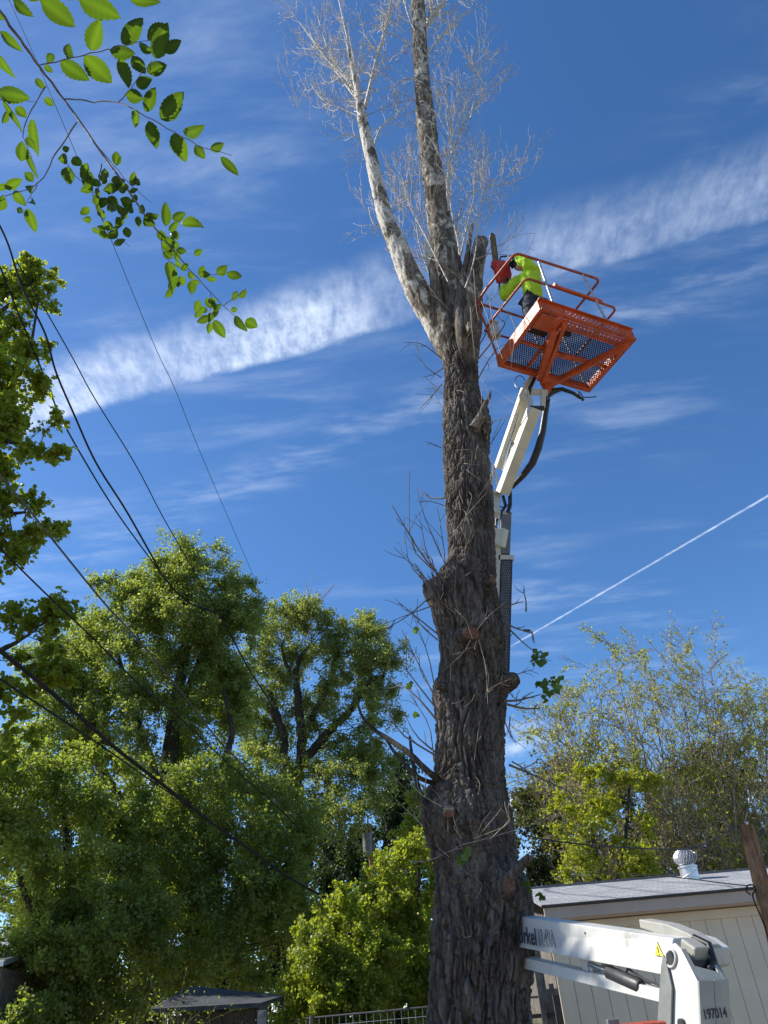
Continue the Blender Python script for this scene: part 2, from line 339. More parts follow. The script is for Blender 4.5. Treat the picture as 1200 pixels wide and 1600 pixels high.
def grow(p, d, Ln, r, lvl, out_, tips, up=.12, ang=(25, 55), nch=(3, 6), jit=.16, ratio=.55, K=6, rmin=.0025):
    d = nrm(np.asarray(d, float)); pts = [np.asarray(p, float)]; ds = []
    for i in range(K - 1):
        d = nrm(d + rng.normal(size=3) * jit + np.array([0, 0, up])); pts.append(pts[-1] + d * Ln / (K - 1)); ds.append(d)
    pts = np.array(pts); r1 = max(rmin, r * .42); out_.append((pts, r, r1))
    if lvl <= 0: tips.extend(pts[2:]); return
    tips.append(pts[-1])
    for c_ in range(rng.integers(nch[0], nch[1] + 1)):
        t_ = rng.uniform(.2, 1) * (K - 1.001); i = int(t_); q = pts[i] + (pts[i + 1] - pts[i]) * (t_ - i)
        dd = ds[min(i, K - 2)]; pr = nrm(np.cross(dd, rng.normal(size=3))); an = R(rng.uniform(*ang))
        nd = dd * math.cos(an) + pr * math.sin(an)
        grow(q, nd, Ln * ratio * rng.uniform(.6, 1.25), max(rmin, (r + (r1 - r) * t_ / (K - 1)) * .6), lvl - 1, out_, tips, up, ang, nch, jit, ratio, K, rmin)
def leaves(C, Nrm, size, width=.75, fold=.25, jit=.35):
    """C (n,3) centres, Nrm (n,3) normals -> verts, quads, rnd"""
    n = len(C); Nn = nrm(Nrm); A = nrm(np.cross(Nn, rng.normal(size=(n, 3)))); B = np.cross(Nn, A)
    s = (size * rng.uniform(1 - jit, 1 + jit, n))[:, None]
    V = np.stack([C - A * s / 2, C + B * s * width / 2 + Nn * s * fold * .5 - A * s * .08, C + A * s / 2, C - B * s * width / 2 + Nn * s * fold * .5 - A * s * .08], 1)
    i = np.arange(n) * 4; F = np.stack([i, i + 1, i + 2, i, i + 2, i + 3], 1).reshape(-1, 3)
    return V.reshape(-1, 3), F, np.repeat(rng.uniform(0, 1, n), 4)
def lobe(x, y, D, rp): c_ = at(x, y, D); return (c_, rp * pxm(c_))
def crown(lobes, n, size, mat_, parent, puff=(.45, .95), per=2.2, gap=.0, gapf=.9, name='crown', up=.55, hollow=.55, flat=.75, width=.75, nj=.75):
    """puffs of leaves scattered through the lobes; returns the puff centres"""
    C = []; PR = []; OUT = []
    for c_, r in lobes:
        k = max(4, int(per * (r / np.mean(puff)) ** 2 * 2.2)); d = nrm(rng.normal(size=(k, 3)))
        uu = rng.uniform(0, 1, k) ** .5; rad = r * (hollow + (1.16 - hollow) * uu)
        C.append(c_ + d * rad[:, None] * [1, 1, .92]); PR.append(rng.uniform(*puff, k) * (1.15 - .55 * uu ** 3)); OUT.append(d)
    C = np.vstack(C); PR = np.concatenate(PR); OUT = np.vstack(OUT)
    w = PR ** 2; w /= w.sum(); idx = rng.choice(len(C), n, p=w)
    ns = 14; SD = nrm(rng.normal(size=(len(C), ns, 3)) + OUT[:, None] * .35 + np.array([0, 0, .15])); SL = rng.uniform(.45, 1.35, (len(C), ns))
    j = rng.integers(0, ns, n); d = SD[idx, j]; tt = rng.uniform(.05, 1, n) ** .7; rr = PR[idx] * SL[idx, j] * tt
    off = d * rr[:, None]; off[:, 2] -= .22 * rr * tt; P = C[idx] + off
    P += .11 * rng.normal(size=(n, 3)) * PR[idx][:, None]
    keep = perlin(P * gapf + 17) + .5 * perlin(P * gapf * 2.7) > gap - .35
    P = P[keep]; d = d[keep]; O = OUT[idx][keep]
    Nn = nrm(d * .25 + O * .35 + np.array([0, 0, up * .6]) + rng.normal(size=P.shape) * nj)
    V, F, rd = leaves(P, Nn, size, width)
    o = mesh_np(name, V, F, mat_, parent, rnd=rd)
    if parent is not None: tag(o, kind='stuff')
    return C, PR
def twigs_to(C, roots, r0=.02, parent=None, mat_=None, name='branches', frac=1.0, mx=9):
    """thin limbs from the nearest root point to each puff"""
    Rt = np.array(roots); ls = []
    for c_ in C:
        if rng.uniform() > frac: continue
        dd = np.linalg.norm(Rt - c_, axis=1) + np.maximum(0, Rt[:, 2] - c_[2]) * 2; a = Rt[np.argmin(dd)]
        if np.linalg.norm(c_ - a) > mx: continue
        mdd = (a + c_) / 2 + rng.normal(size=3) * .12 * np.linalg.norm(c_ - a) + [0, 0, -.06 * np.linalg.norm(c_ - a)]
        ls.append((smoothline([a, mdd, c_], 6), r0 * (.6 + .25 * np.linalg.norm(c_ - a)), .006))
    return tubes(name, ls, mat_, parent)
def limbs(paths, mat_, parent, name='limb', seg=10, each=True):
    """paths: list of [(x, y, D, radius px), ...]"""
    pts_all = []; res = []
    for pth in paths:
        P = np.array([[*at(a[0], a[1], a[2]), a[3]] for a in pth]); Q = smoothline(P, max(6, len(P) * 5))
        rad = np.array([q[3] * pxm(q[:3]) for q in Q]); pts_all += list(Q[:, :3])
        res.append(bark_tube(name, Q[:, :3] + rng.normal(size=(len(Q), 3)) * rad[:, None] * .12, rad, mat_, parent, seg=seg, amp=.10))
    return pts_all
def bark_tube(name, P, rad, mat_, parent, seg=48, amp=.06, rows=None, fq=6.0, iso=None, lump=.12, bumps=(), smooth=True):
    P = np.asarray(P, float); rad = np.asarray(rad, float)
    if rows: Q = smoothline(np.c_[P, rad], rows); P, rad = Q[:, :3], np.maximum(Q[:, 3], .002)
    n = len(P); T = nrm(np.gradient(P, axis=0)); U = np.zeros_like(P); u0 = np.array([1., 0, 0])
    for i in range(n): u0 = nrm(u0 - T[i] * (u0 @ T[i])); U[i] = u0
    Wv = np.cross(T, U); a = np.arange(seg) * 2 * np.pi / seg
    D_ = U[:, None] * np.cos(a)[None, :, None] + Wv[:, None] * np.sin(a)[None, :, None]
    Vb = P[:, None] + D_ * rad[:, None, None]
    s = np.concatenate([[0], np.cumsum(np.linalg.norm(np.diff(P, axis=0), axis=1))])
    rr = np.broadcast_to(rad[:, None], Vb.shape[:2])
    ca = np.stack([np.cos(a)[None] * rr, np.sin(a)[None] * rr, np.broadcast_to(s[:, None], rr.shape)], -1).reshape(-1, 3)
    wv = perlin(ca * [1.6, 1.6, .8] + 5)[:, None] * np.array([.25, .25, 0]) + perlin(ca * [4, 4, 3.2] + 50)[:, None] * np.array([.09, -.09, .05])
    q = (ca + wv) * [fq, fq, fq * .21]
    f1 = 1 - np.abs(perlin(q)) * 5.2; f2 = 1 - np.abs(perlin(q * [2.1, 2.1, 2.0] + 9)) * 4.6; f3 = perlin(q * [5, 5, 7] + 3)
    fib = perlin(np.stack([q[:, 0] * 4.5, q[:, 1] * 4.5, q[:, 2] * 2.2], 1) + 60)
    h = -(np.clip(f1, 0, 1) ** 1.6) * 1.15 - np.clip(f2, 0, 1) ** 1.6 * .60 + f3 * .22 + fib * .35
    if iso is not None:
        wgt = iso(ca[:, 2]); g1 = 1 - np.abs(perlin(ca * fq * .9 + 31)) * 2.5; g2 = 1 - np.abs(perlin(ca * fq * 2.3)) * 2.5
        h2 = -np.clip(g1, 0, 1) ** 2 - .6 * np.clip(g2, 0, 1) ** 2 + .5 * perlin(ca * fq * .45 + 2) * 2
        h = h * (1 - wgt) + h2 * wgt * 1.15
    crk = 1 - np.abs(perlin(q * [.7, .7, 3.4] + 40)) * 7; h = h - np.clip(crk, 0, 1) ** 1.5 * .45
    h = h - h.mean() * .85
    lum = perlin(ca * [1.3, 1.3, .9] + 77) * lump + perlin(ca * [3.2, 3.2, 1.3] + 21) * lump * .35
    V = Vb.reshape(-1, 3); Dn = D_.reshape(-1, 3)
    V = V + Dn * ((h * amp + lum) * rr.reshape(-1))[:, None]
    for c_, br_, am in bumps:
        w = np.exp(-((np.linalg.norm(V - c_, axis=1) / br_) ** 2)); V = V + Dn * (w * am)[:, None]
    idx = np.arange(n * seg).reshape(n, seg)
    F = np.stack([idx[:-1], np.roll(idx[:-1], -1, 1), np.roll(idx[1:], -1, 1), idx[1:]], -1).reshape(-1, 4)
    # close the top with a fan of a smaller ring
    top = V[idx[-1]]; cen = top.mean(0); nv = len(V); V = np.vstack([V, cen + (top - cen) * .45 + T[-1] * rad[-1] * .25 * rng.uniform(-.6, 1, (seg, 1)), cen[None].repeat(seg, 0)])
    i2 = nv + np.arange(seg); i3 = i2 + seg
    F = np.vstack([F, np.stack([idx[-1], np.roll(idx[-1], -1), np.roll(i2, -1), i2], -1), np.stack([i2, np.roll(i2, -1), np.roll(i3, -1), i3], -1)])
    return mesh_np(name, V, F, mat_, parent, smooth=smooth)
# ================================================================== GROUND
gx = np.concatenate([np.linspace(-900, -25, 8), np.linspace(-20, 20, 60), np.linspace(25, 900, 8)]); gy = np.concatenate([np.linspace(-300, -12, 6), np.linspace(-10, 40, 70), np.linspace(50, 1500, 8)])
X, Y = np.meshgrid(gx, gy); G = np.stack([X, Y, np.zeros_like(X)], -1).reshape(-1, 3); near = (np.abs(G[:, 0]) < 22) & (G[:, 1] > -11) & (G[:, 1] < 42)
G[:, 2] = np.where(near, perlin(G * .35) * .10 - .03, 0)
ii = np.arange(len(G)).reshape(X.shape); F = np.stack([ii[:-1, :-1], ii[:-1, 1:], ii[1:, 1:], ii[1:, :-1]], -1).reshape(-1, 4)
tag(mesh_np('ground', G, F, M['grass'], smooth=True), kind='structure')
# ================================================================== SHED (mobile-home style outbuilding)
SY = 10.5; XL, XR = 1.52, 8.2; ZE = 2.70; RD = 2.15; RZ = 3.20
shed = empty('outbuilding', (4.8, SY + 2, 0), 'low cream building with vertical groove siding and grey shingle roof', 'building')
wb = MB(); k = 0; x = XL + .05
while x < XR:
    wb.box((x, SY, .25), (.186, 0, 0), (0, .025, 0), (0, 0, ZE - .42), ); x += .192
wb.build('siding', M['siding'], shed)
MB().box((XL + .06, SY + .026, .05), (XR - XL - .1, 0, 0), (0, .05, 0), (0, 0, ZE - .2)).build('backing_board', M['gap'], shed)
sb = MB()
for i in range(22): sb.box((XL + .035, SY + .03 + i * .192, .25), (.025, 0, 0), (0, .186, 0), (0, 0, ZE - .30 + .3 * (1 - abs(i - 11) / 11)))
sb.build('end_wall', M['woodgrey'], shed)
MB().box((XL + .065, SY + .08, .02), (.04, 0, 0), (0, 4.1, 0), (0, 0, ZE - .2)).build('end_wall_backing', M['gap'], shed)
MB().box((XL + .03, SY - .03, ZE - .262), (XR - XL - .1, 0, 0), (0, .03, 0), (0, 0, .10)).build('frieze_board', M['siding'], shed)
MB().box((XL, SY - .24, ZE - .135), (XR - XL, 0, 0), (0, .03, 0), (0, 0, .125)).box((XL, SY - .209, ZE - .15), (XR - XL, 0, 0), (0, .22, 0), (0, 0, .02)).build('fascia', M['trim'], shed, bevel=.004)
MB().hexa([(XL - .02, SY - .27, ZE - .005), (XR, SY - .27, ZE - .005), (XR, SY + RD, RZ - .005), (XL - .02, SY + RD, RZ - .005)],
          [(XL - .02, SY - .27, ZE + .022), (XR, SY - .27, ZE + .022), (XR, SY + RD, RZ + .022), (XL - .02, SY + RD, RZ + .022)]).build('roof', M['shingle'], shed)
rf = MB()
rf.hexa([(XL - .02, SY + RD + .003, RZ - .005), (XR, SY + RD + .003, RZ - .005), (XR, SY + 4.6, ZE), (XL - .02, SY + 4.6, ZE)],
        [(XL - .02, SY + RD + .003, RZ + .022), (XR, SY + RD + .003, RZ + .022), (XR, SY + 4.6, ZE + .03), (XL - .02, SY + 4.6, ZE + .03)])
rf.build('rear_roof', M['shingle'], shed)
rc = MB(); q = 0
for i in range(22): rc.box((XL + i * .305, SY + RD - .11, RZ - .004 + .004 * (i % 2)), (.30, 0, 0), (0, .22, 0), (0, 0, .034))
rc.build('ridge_cap', M['shingle'], shed)
de = MB().tube([(XL - .03, SY - .275, ZE + .008), (XR, SY - .275, ZE + .008)], .009, 6); de.build('drip_edge', M['darkgrey'], shed)
# turbine vent
vb = at(1078, 1368, SY + 1.4); vx, vy = vb[0], vb[1]; vz = ZE + (vy - SY + .27) / (RD + .27) * (RZ - ZE)
ve = MB(); ve.tube([(vx, vy, vz - .02), (vx, vy, vz + .17)], .125, 24); ve.tube([(vx, vy, vz + .17), (vx, vy, vz + .19)], .14, 24)
ve.tube([(vx - .13, vy - .05, vz + .04), (vx - .05, vy - .128, vz + .075), (vx + .05, vy - .128, vz + .11), (vx + .13, vy - .03, vz + .15)], .006, 6)
ve.cbox((vx, vy, vz + .0), .42, .40, .012, az=nrm(np.array([0, -.2, 1])), ay=nrm(np.array([0, 1, .2]))); vent = ve.build('turbine_vent', M['galv'], shed, smooth=True)
tb = MB()
for k in range(22):
    a0 = 2 * math.pi * k / 22; P = []; Q_ = []
    for j in range(9):
        f_ = j / 8; ph = (f_ - .5) * math.pi * .93; rr = .07 + .10 * math.cos(ph) ** .8; z_ = vz + .20 + .21 * f_
        a_ = a0 + f_ * .5; P.append(np.array([vx + rr * math.cos(a_), vy + rr * math.sin(a_), z_])); Q_.append(np.array([vx + (rr - .028) * math.cos(a_ + .27), vy + (rr - .028) * math.sin(a_ + .27), z_]))
    for j in range(8): tb.poly([P[j], Q_[j], Q_[j + 1], P[j + 1]])
tb.tube([(vx, vy, vz + .405), (vx, vy, vz + .415)], .085, 20); tb.tube([(vx, vy, vz + .19), (vx, vy, vz + .20)], .10, 20)
o = tb.build('turbine_head', M['galv'], vent, smooth=True); md = o.modifiers.new('thick', 'SOLIDIFY'); md.thickness = .002
# ================================================================== MAIN TREE (dead cottonwood being cut)
TD = 7.6
tree = empty('cottonwood_tree', (*at(748, 1600, TD)[:2], 0), 'tall dying cottonwood with deeply furrowed dark trunk and bare white limbs', 'tree')
prof = [(1700, 664, 846), (1600, 669, 833), (1540, 673, 829), (1500, 677, 832), (1450, 680, 832), (1400, 681, 823), (1350, 678, 811), (1310, 668, 808), (1270, 664, 804), (1220, 674, 795), (1180, 678, 792), (1100, 681, 793), (1050, 685, 791), (1000, 684, 790),
        (960, 677, 784), (920, 681, 777), (880, 696, 775), (850, 697, 774), (800, 695, 772), (740, 693, 768), (690, 692, 764), (650, 692, 760), (620, 692, 752), (590, 693, 749), (560, 690, 748), (535, 684, 748), (505, 683, 750)]
P = []; RR = []
for y_, l_, r_ in prof:
    c_ = at((l_ + r_) / 2, y_, TD); P.append(c_); RR.append((r_ - l_) / 2 * pxm(c_) * .945)
# down to the ground
P = [P[0] + (P[0] - P[1]) * (P[0][2] + .12) / max(.01, P[1][2] - P[0][2])] + P; P[0][2] = -.12; P[0][:2] = P[1][:2]; RR = [RR[0] * 1.3] + RR
P = np.array(P); RR = np.array(RR)
hz = lambda y_: at(740, y_, TD)[2]
z0 = P[0][2]
def isoz(s_):
    z_ = s_ + z0; w = 0
    for c_, b_, a_ in ((hz(1375), .28, .9), (hz(1265), .35, .8), (hz(905), .45, .75), (hz(1055), .25, .6), (hz(800), .3, .25)): w = w + .6 * a_ * np.exp(-((z_ - c_) / b_) ** 2)
    return np.clip(w, 0, 1)
bp_ = [(at(672, 1268, TD - .1), .22, .06), (at(792, 1385, TD - .25), .20, .10), (at(690, 925, TD - .15), .28, .08), (at(800, 1066, TD - .1), .14, .10), (at(762, 660, TD), .3, .06), (at(745, 985, TD - .4), .2, .06), (at(700, 1280, TD - .4), .25, .06), (at(683, 1080, TD), .15, .05), (at(818, 1450, TD), .45, .06), (at(675, 1440, TD), .4, .03)]
bark_tube('trunk', P, RR, M['bark'], tree, seg=440, rows=1500, amp=.105, fq=11.5, iso=isoz, lump=.12, bumps=bp_)
# upper limbs: (x, y, D, radius px)
LB = {}
def limb(name, pth, m_, seg=64, amp=.10, fq=9, rows=None, lump=.10, parent=tree):
    A = np.array([[*at(a[0], a[1], a[2]), a[3] * pxm(at(a[0], a[1], a[2]))] for a in pth]); Q = smoothline(A, 60)
    o = bark_tube(name, Q[:, :3], Q[:, 3], m_, parent, seg=seg, rows=rows or 260, amp=amp, fq=fq, lump=lump); return Q
LB['left'] = limb('limb', [(722, 600, TD + .05, 5), (714, 570, TD, 16), (700, 535, TD, 23), (682, 500, TD - .05, 22), (660, 466, TD - .1, 20), (640, 430, TD - .15, 17), (622, 385, TD - .2, 14.5), (604, 345, TD - .2, 13), (592, 300, TD - .2, 11), (583, 262, TD - .2, 10), (575, 225, TD - .2, 9), (567, 190, TD - .2, 8), (562, 160, TD - .2, 6), (556, 130, TD - .2, 4.2), (549, 100, TD - .2, 3), (543, 70, TD - .2, 1.6)], M['barkpale'])
LB['mid'] = limb('limb', [(724, 640, TD + .1, 8), (722, 600, TD + .1, 20), (720, 550, TD + .05, 26), (714, 500, TD + .05, 24), (707, 450, TD, 22), (697, 400, TD, 21), (688, 350, TD, 19), (680, 300, TD, 17), (672, 250, TD, 16), (667, 200, TD - .05, 15), (662, 150, TD - .1, 13), (658, 100, TD - .1, 12), (655, 50, TD - .1, 11), (653, 0, TD - .1, 10), (648, -60, TD - .1, 8), (640, -150, TD - .1, 5)], M['barkmid'], fq=10, lump=.16)
LB['rear'] = limb('limb', [(722, 640, TD + .1, 5), (726, 590, TD, 16), (731, 545, TD - .12, 18.5), (736, 500, TD - .2, 17.5), (739, 460, TD - .25, 15), (743, 425, TD - .3, 13), (748, 395, TD - .3, 11.5), (752, 377, TD - .3, 11)], M['barkmid'])
LB['thin'] = limb('limb', [(716, 580, TD + .05, 3), (706, 540, TD - .1, 9), (694, 500, TD - .2, 11), (684, 470, TD - .22, 8), (677, 430, TD - .25, 7), (672, 400, TD - .25, 6), (668, 370, TD - .25, 4)], M['barkpale'], seg=32)
LB['fork'] = limb('limb', [(732, 620, TD + .05, 3), (728, 570, TD - .15, 8), (722, 520, TD - .3, 10), (719, 480, TD - .3, 9), (722, 440, TD - .3, 6), (730, 400, TD - .3, 4), (738, 350, TD - .3, 3)], M['barkmid'], seg=32)
# torn stub tip
sb = MB()
for dx, dy, w_ in ((-6, -16, .012), (-3, -11, .016), (1, -6, .02)):
    a = at(752 + dx, 379, TD - .3); b_ = at(752 + dx, 379 + dy, TD - .3); sb.tube([a, (a + b_) / 2 + [.008, 0, 0], b_], w_, 5, .003)
sb.build('torn_stub', M['twigdark'], tree)
# pale stems and twigs of the crown
br_def = [
 [(569, 205, 5), (562, 164, 4.5), (541, 133, 4), (513, 94, 3), (489, 63, 2.2), (461, 25, 1)],
 [(566, 157, 4), (555, 115, 3.5), (545, 70, 2.6), (534, 21, 2), (527, -10, 1.2)],
 [(570, 170, 6), (577, 140, 5.5), (587, 98, 5), (597, 63, 4), (608, 21, 3), (616, -40, 2)],
 [(562, 182, 3), (531, 168, 2.4), (503, 154, 1.8), (482, 126, 1)],
 [(572, 222, 3), (545, 210, 2), (520, 222, 1)], [(582, 235, 3), (592, 205, 2.6), (605, 190, 2), (622, 175, 1.6), (618, 133, 1)],
 [(560, 160, 3), (540, 120, 2.5), (512, 75, 2), (492, 10, 1)], [(556, 140, 3), (528, 110, 2.2), (500, 80, 1.6), (480, 45, 1)],
 [(660, 60, 8), (668, 38, 6.5), (685, 14, 5.5), (702, -10, 4)], [(666, 85, 4), (690, 55, 2.8), (715, 30, 2), (744, 3, 1.4)],
 [(660, 75, 2.4), (630, 62, 1.6), (600, 50, 1)], [(662, 130, 2.4), (640, 122, 1.8), (612, 138, 1)], [(655, 60, 2.4), (640, 30, 2), (628, -10, 1.4)],
 [(702, 330, 4), (699, 290, 4), (706, 245, 3.6), (722, 205, 3), (738, 172, 2.4), (760, 148, 1.8), (788, 122, 1)],
 [(735, 185, 2.4), (741, 150, 2), (741, 105, 1.6), (748, 63, 1)], [(706, 240, 3), (703, 196, 2.4), (699, 154, 1.8), (695, 119, 1)],
 [(715, 345, 2.6), (728, 308, 2), (755, 294, 1.8), (790, 287, 1.4), (838, 270, .9)], [(716, 430, 3.4), (722, 390, 3), (732, 345, 2.6), (741, 300, 2), (735, 262, 1)],
 [(722, 430, 3.2), (716, 380, 2.8), (706, 330, 2.2), (700, 285, 1.6)], [(727, 450, 2.6), (742, 400, 2), (748, 340, 1.6), (760, 290, 1)],
 [(690, 470, 2.6), (668, 420, 2.2), (655, 380, 1.6), (648, 330, 1)], [(612, 320, 2.4), (628, 306, 1.6), (640, 280, 1)], [(614, 345, 2), (585, 350, 1.6), (575, 320, 1)],
 [(700, 440, 2.2), (670, 380, 2), (640, 320, 1.6), (628, 275, 1)], [(640, 420, 1.6), (628, 380, 1.3), (632, 330, 1)]]
lines = []; tips = []; stems = []
for p_ in br_def:
    dd = TD - .2 + rng.uniform(-.5, .6); A = np.array([[*at(a[0], a[1], dd + .05 * i), a[2]] for i, a in enumerate(p_)]); Q = smoothline(A, 18)
    rad = Q[:, 3] * np.array([pxm(q[:3]) for q in Q]) * .52
    if p_[0][2] >= 4.5: stems.append((Q, rad))
    for i in range(0, 12, 1): lines.append((np.linspace(Q[i, :3], Q[min(17, i + 5), :3], 6) if False else Q[i:i + 6, :3], rad[i], rad[i + 5]))
    ln = np.linalg.norm(Q[-1, :3] - Q[0, :3])
    for j in range(int(3 + 3.6 * ln)):
        i = rng.integers(3, 18); tdir = nrm(Q[min(i + 1, 17), :3] - Q[i - 1, :3]); pr = nrm(np.cross(tdir, rng.normal(size=3))); an = R(rng.uniform(18, 48))
        grow(Q[i, :3], tdir * math.cos(an) + pr * math.sin(an) + [0, 0, .15], rng.uniform(.45, 1.25), max(.0045, rad[i] * .5), 2, lines, tips, up=.10, nch=(2, 4), jit=.11, ratio=.55, rmin=.0030, ang=(18, 42))
tubes('twigs', lines, M['twigpale'], tree)
# dark fine twigs crossing the limbs
lines = []
for key, cnt in (('left', 12), ('mid', 34), ('rear', 8)):
    Q = LB[key]
    for j in range(cnt):
        i = rng.integers(22, 58); pr = nrm(rng.normal(size=3) * [1, .7, .3]); grow(Q[i, :3], pr + [0, 0, .5], rng.uniform(.5, 1.6), .008, 2, lines, tips, up=.14, nch=(2, 4), jit=.12, ratio=.5, rmin=.003)
tubes('twigs', lines, M['twigtan'], tree)
# suckers on the trunk sides: (start x, y, end x, y, radius px)
lines = []; ends = []
def sucker(x0, y0, x1, y1, rp=1.4, D=None, lv=1, n=(2, 4), bow=.08, dy=0):
    D = TD - .3 if D is None else D; a = at(x0, y0, D); b_ = at(x1, y1, D + dy + rng.uniform(-.3, .3)); mdd = (a + b_) / 2 + rng.normal(size=3) * bow * np.linalg.norm(b_ - a)
    P_ = smoothline([a, mdd, b_], 6); r_ = rp * pxm(a); lines.append((P_, r_, r_ * .35)); ends.append(b_)
    for _ in range(rng.integers(*n)):
        i = rng.integers(1, 5); t_ = nrm(P_[i + 1] - P_[i]); pr = nrm(np.cross(t_, rng.normal(size=3)))
        grow(P_[i], t_ * .85 + pr * .55, np.linalg.norm(b_ - a) * rng.uniform(.2, .5), r_ * .5, lv - 1, lines, tips, up=.05, rmin=.0022)
for s_ in ((700, 915, 613, 790, 2.4), (695, 905, 640, 735, 1.3), (690, 910, 655, 800, 1.2), (697, 900, 683, 790, 1.2), (680, 925, 598, 985, 1.4), (678, 930, 648, 880, 1.3), (680, 945, 600, 975, 1.2), (683, 990, 622, 940, 1.3),
           (672, 920, 615, 855, 1.3), (684, 1000, 640, 950, 1.2), (690, 870, 650, 760, 1.2), (676, 920, 632, 830, 1.1), (684, 1110, 608, 1010, 1.5), (684, 1100, 628, 985, 1.3), (682, 1125, 612, 1060, 1.8), (682, 1090, 645, 960, 1.1), (684, 1090, 655, 1020, 1.1),
           (680, 1180, 600, 1090, 1.6), (680, 1175, 625, 1100, 1.5), (678, 1190, 640, 1085, 1.2), (690, 590, 650, 540, 1.1), (690, 600, 655, 640, 1.1), (692, 575, 660, 590, 1.2), (690, 560, 630, 535, 1.2), (690, 615, 665, 590, 1), (693, 640, 675, 600, 1), (690, 700, 665, 690, 1),
           (694, 778, 660, 770, 1.6), (694, 790, 655, 785, 1), (762, 700, 790, 655, 1), (762, 690, 775, 655, .9), (700, 1270, 655, 1220, 1.4), (670, 1290, 640, 1240, 1.3), (668, 1265, 612, 1210, 1.4), (748, 560, 785, 500, 1.3), (748, 590, 780, 540, 1.1), (748, 540, 765, 480, 1.1),
           (790, 1100, 842, 1107, 2.3), (786, 1095, 845, 1085, 2.2), (790, 970, 832, 990, 2.0), (785, 950, 818, 940, 1.6), (788, 975, 845, 1025, 1.8), (818, 985, 835, 1005, 2.0), (822, 955, 817, 920, 1.5), (790, 1130, 822, 1170, 1.1), (795, 1080, 820, 1100, 1.2),
           (795, 1195, 892, 1238, 2.0), (800, 1190, 850, 1225, 1.2), (797, 1120, 808, 1165, 1.0), (792, 1060, 835, 1045, 1.1)): sucker(*s_)
tubes('twigs', lines, M['twigdark'], tree)
lines = []
for s_ in ((722, 1320, 882, 1272, 1.6), (700, 1300, 690, 1240, 1.6), (722, 1310, 735, 1255, 1.2), (740, 1310, 790, 1260, 1.2), (765, 1312, 795, 1275, 1.2), (716, 1302, 705, 1262, 1.2), (640, 1345, 722, 1320, 1.6), (735, 1000, 690, 1050, 1), (745, 985, 790, 940, 1.2),
           (700, 850, 760, 770, 1.2), (690, 1260, 628, 1200, 1.4), (660, 1290, 618, 1250, 1.4), (760, 1080, 800, 1060, 1), (715, 870, 740, 820, 1), (720, 960, 713, 880, 1), (705, 1100, 752, 1040, 1.2), (748, 1000, 762, 1100, 1.1), (735, 480, 742, 560, 1.1), (765, 470, 785, 560, 1.3), (765, 460, 800, 560, 1.1), (752, 470, 775, 540, 1.1), (740, 420, 748, 500, .9)):
    sucker(*s_[:4], s_[4] * .6, D=TD - .55 if s_[1] > 600 else TD - .8, n=(1, 3), lv=1, bow=.13)
for _ in range(26):
    y_ = rng.uniform(560, 1500); x_ = rng.uniform(700, 775); sucker(x_, y_, x_ + rng.uniform(-28, 28), y_ - rng.uniform(-35, 60), .5, D=TD - .55, n=(0, 2), bow=.2)
tubes('twigs', lines, M['twigtan'], tree)
# the two bare branches on the left, broken stubs, cut faces
Q = limb('branch', [(690, 1222, TD - .2, 6), (668, 1205, TD - .3, 5), (640, 1178, TD - .3, 4.5), (612, 1158, TD - .2, 4), (585, 1140, TD, 3), (565, 1118, TD, 2), (556, 1085, TD, 1)], M['barkgrey'], seg=14, rows=50)
limb('branch', [(690, 1226, TD - .1, 4), (655, 1215, TD - .2, 3.5), (620, 1180, TD - .2, 3), (600, 1150, TD, 1.6)], M['barkgrey'], seg=12, rows=40)
limb('branch', [(678, 1280, TD - .2, 5), (655, 1235, TD - .2, 4), (645, 1190, TD - .1, 3), (640, 1150, TD, 1.6)], M['barkgrey'], seg=12, rows=40)
limb('stub', [(740, 670, TD - .35, 9), (752, 650, TD - .4, 7), (757, 634, TD - .4, 4.5), (765, 620, TD - .4, 2.5), (766, 612, TD - .4, 1.5)], M['barkmid'], seg=20, rows=50, lump=.2)
limb('stub', [(770, 1392, TD - .3, 9), (795, 1372, TD - .5, 8), (815, 1350, TD - .55, 7), (828, 1338, TD - .55, 6)], M['bark'], seg=24, rows=60, lump=.25)
limb('stub', [(778, 1075, TD - .1, 17), (792, 1068, TD - .15, 14), (803, 1063, TD - .2, 12), (810, 1061, TD - .2, 8)], M['bark'], seg=40, rows=60, lump=.3)
limb('stub', [(705, 970, TD - .1, 16), (694, 945, TD - .15, 18), (683, 925, TD - .15, 19), (676, 912, TD - .15, 17)], M['bark'], seg=60, rows=90, lump=.3, amp=.3)
sb = MB()
for _ in range(46):
    a = at(rng.uniform(662, 704), rng.uniform(908, 935), TD - rng.uniform(.0, .4)); b_ = a + np.array([rng.uniform(-.10, .02), rng.uniform(-.05, .02), rng.uniform(.06, .22)]); sb.tube([a, (a + b_) / 2 + rng.normal(size=3) * .01, b_], rng.uniform(.006, .014), 5, .003)
sb.build('rotten_splinters', M['twigdark'], tree)
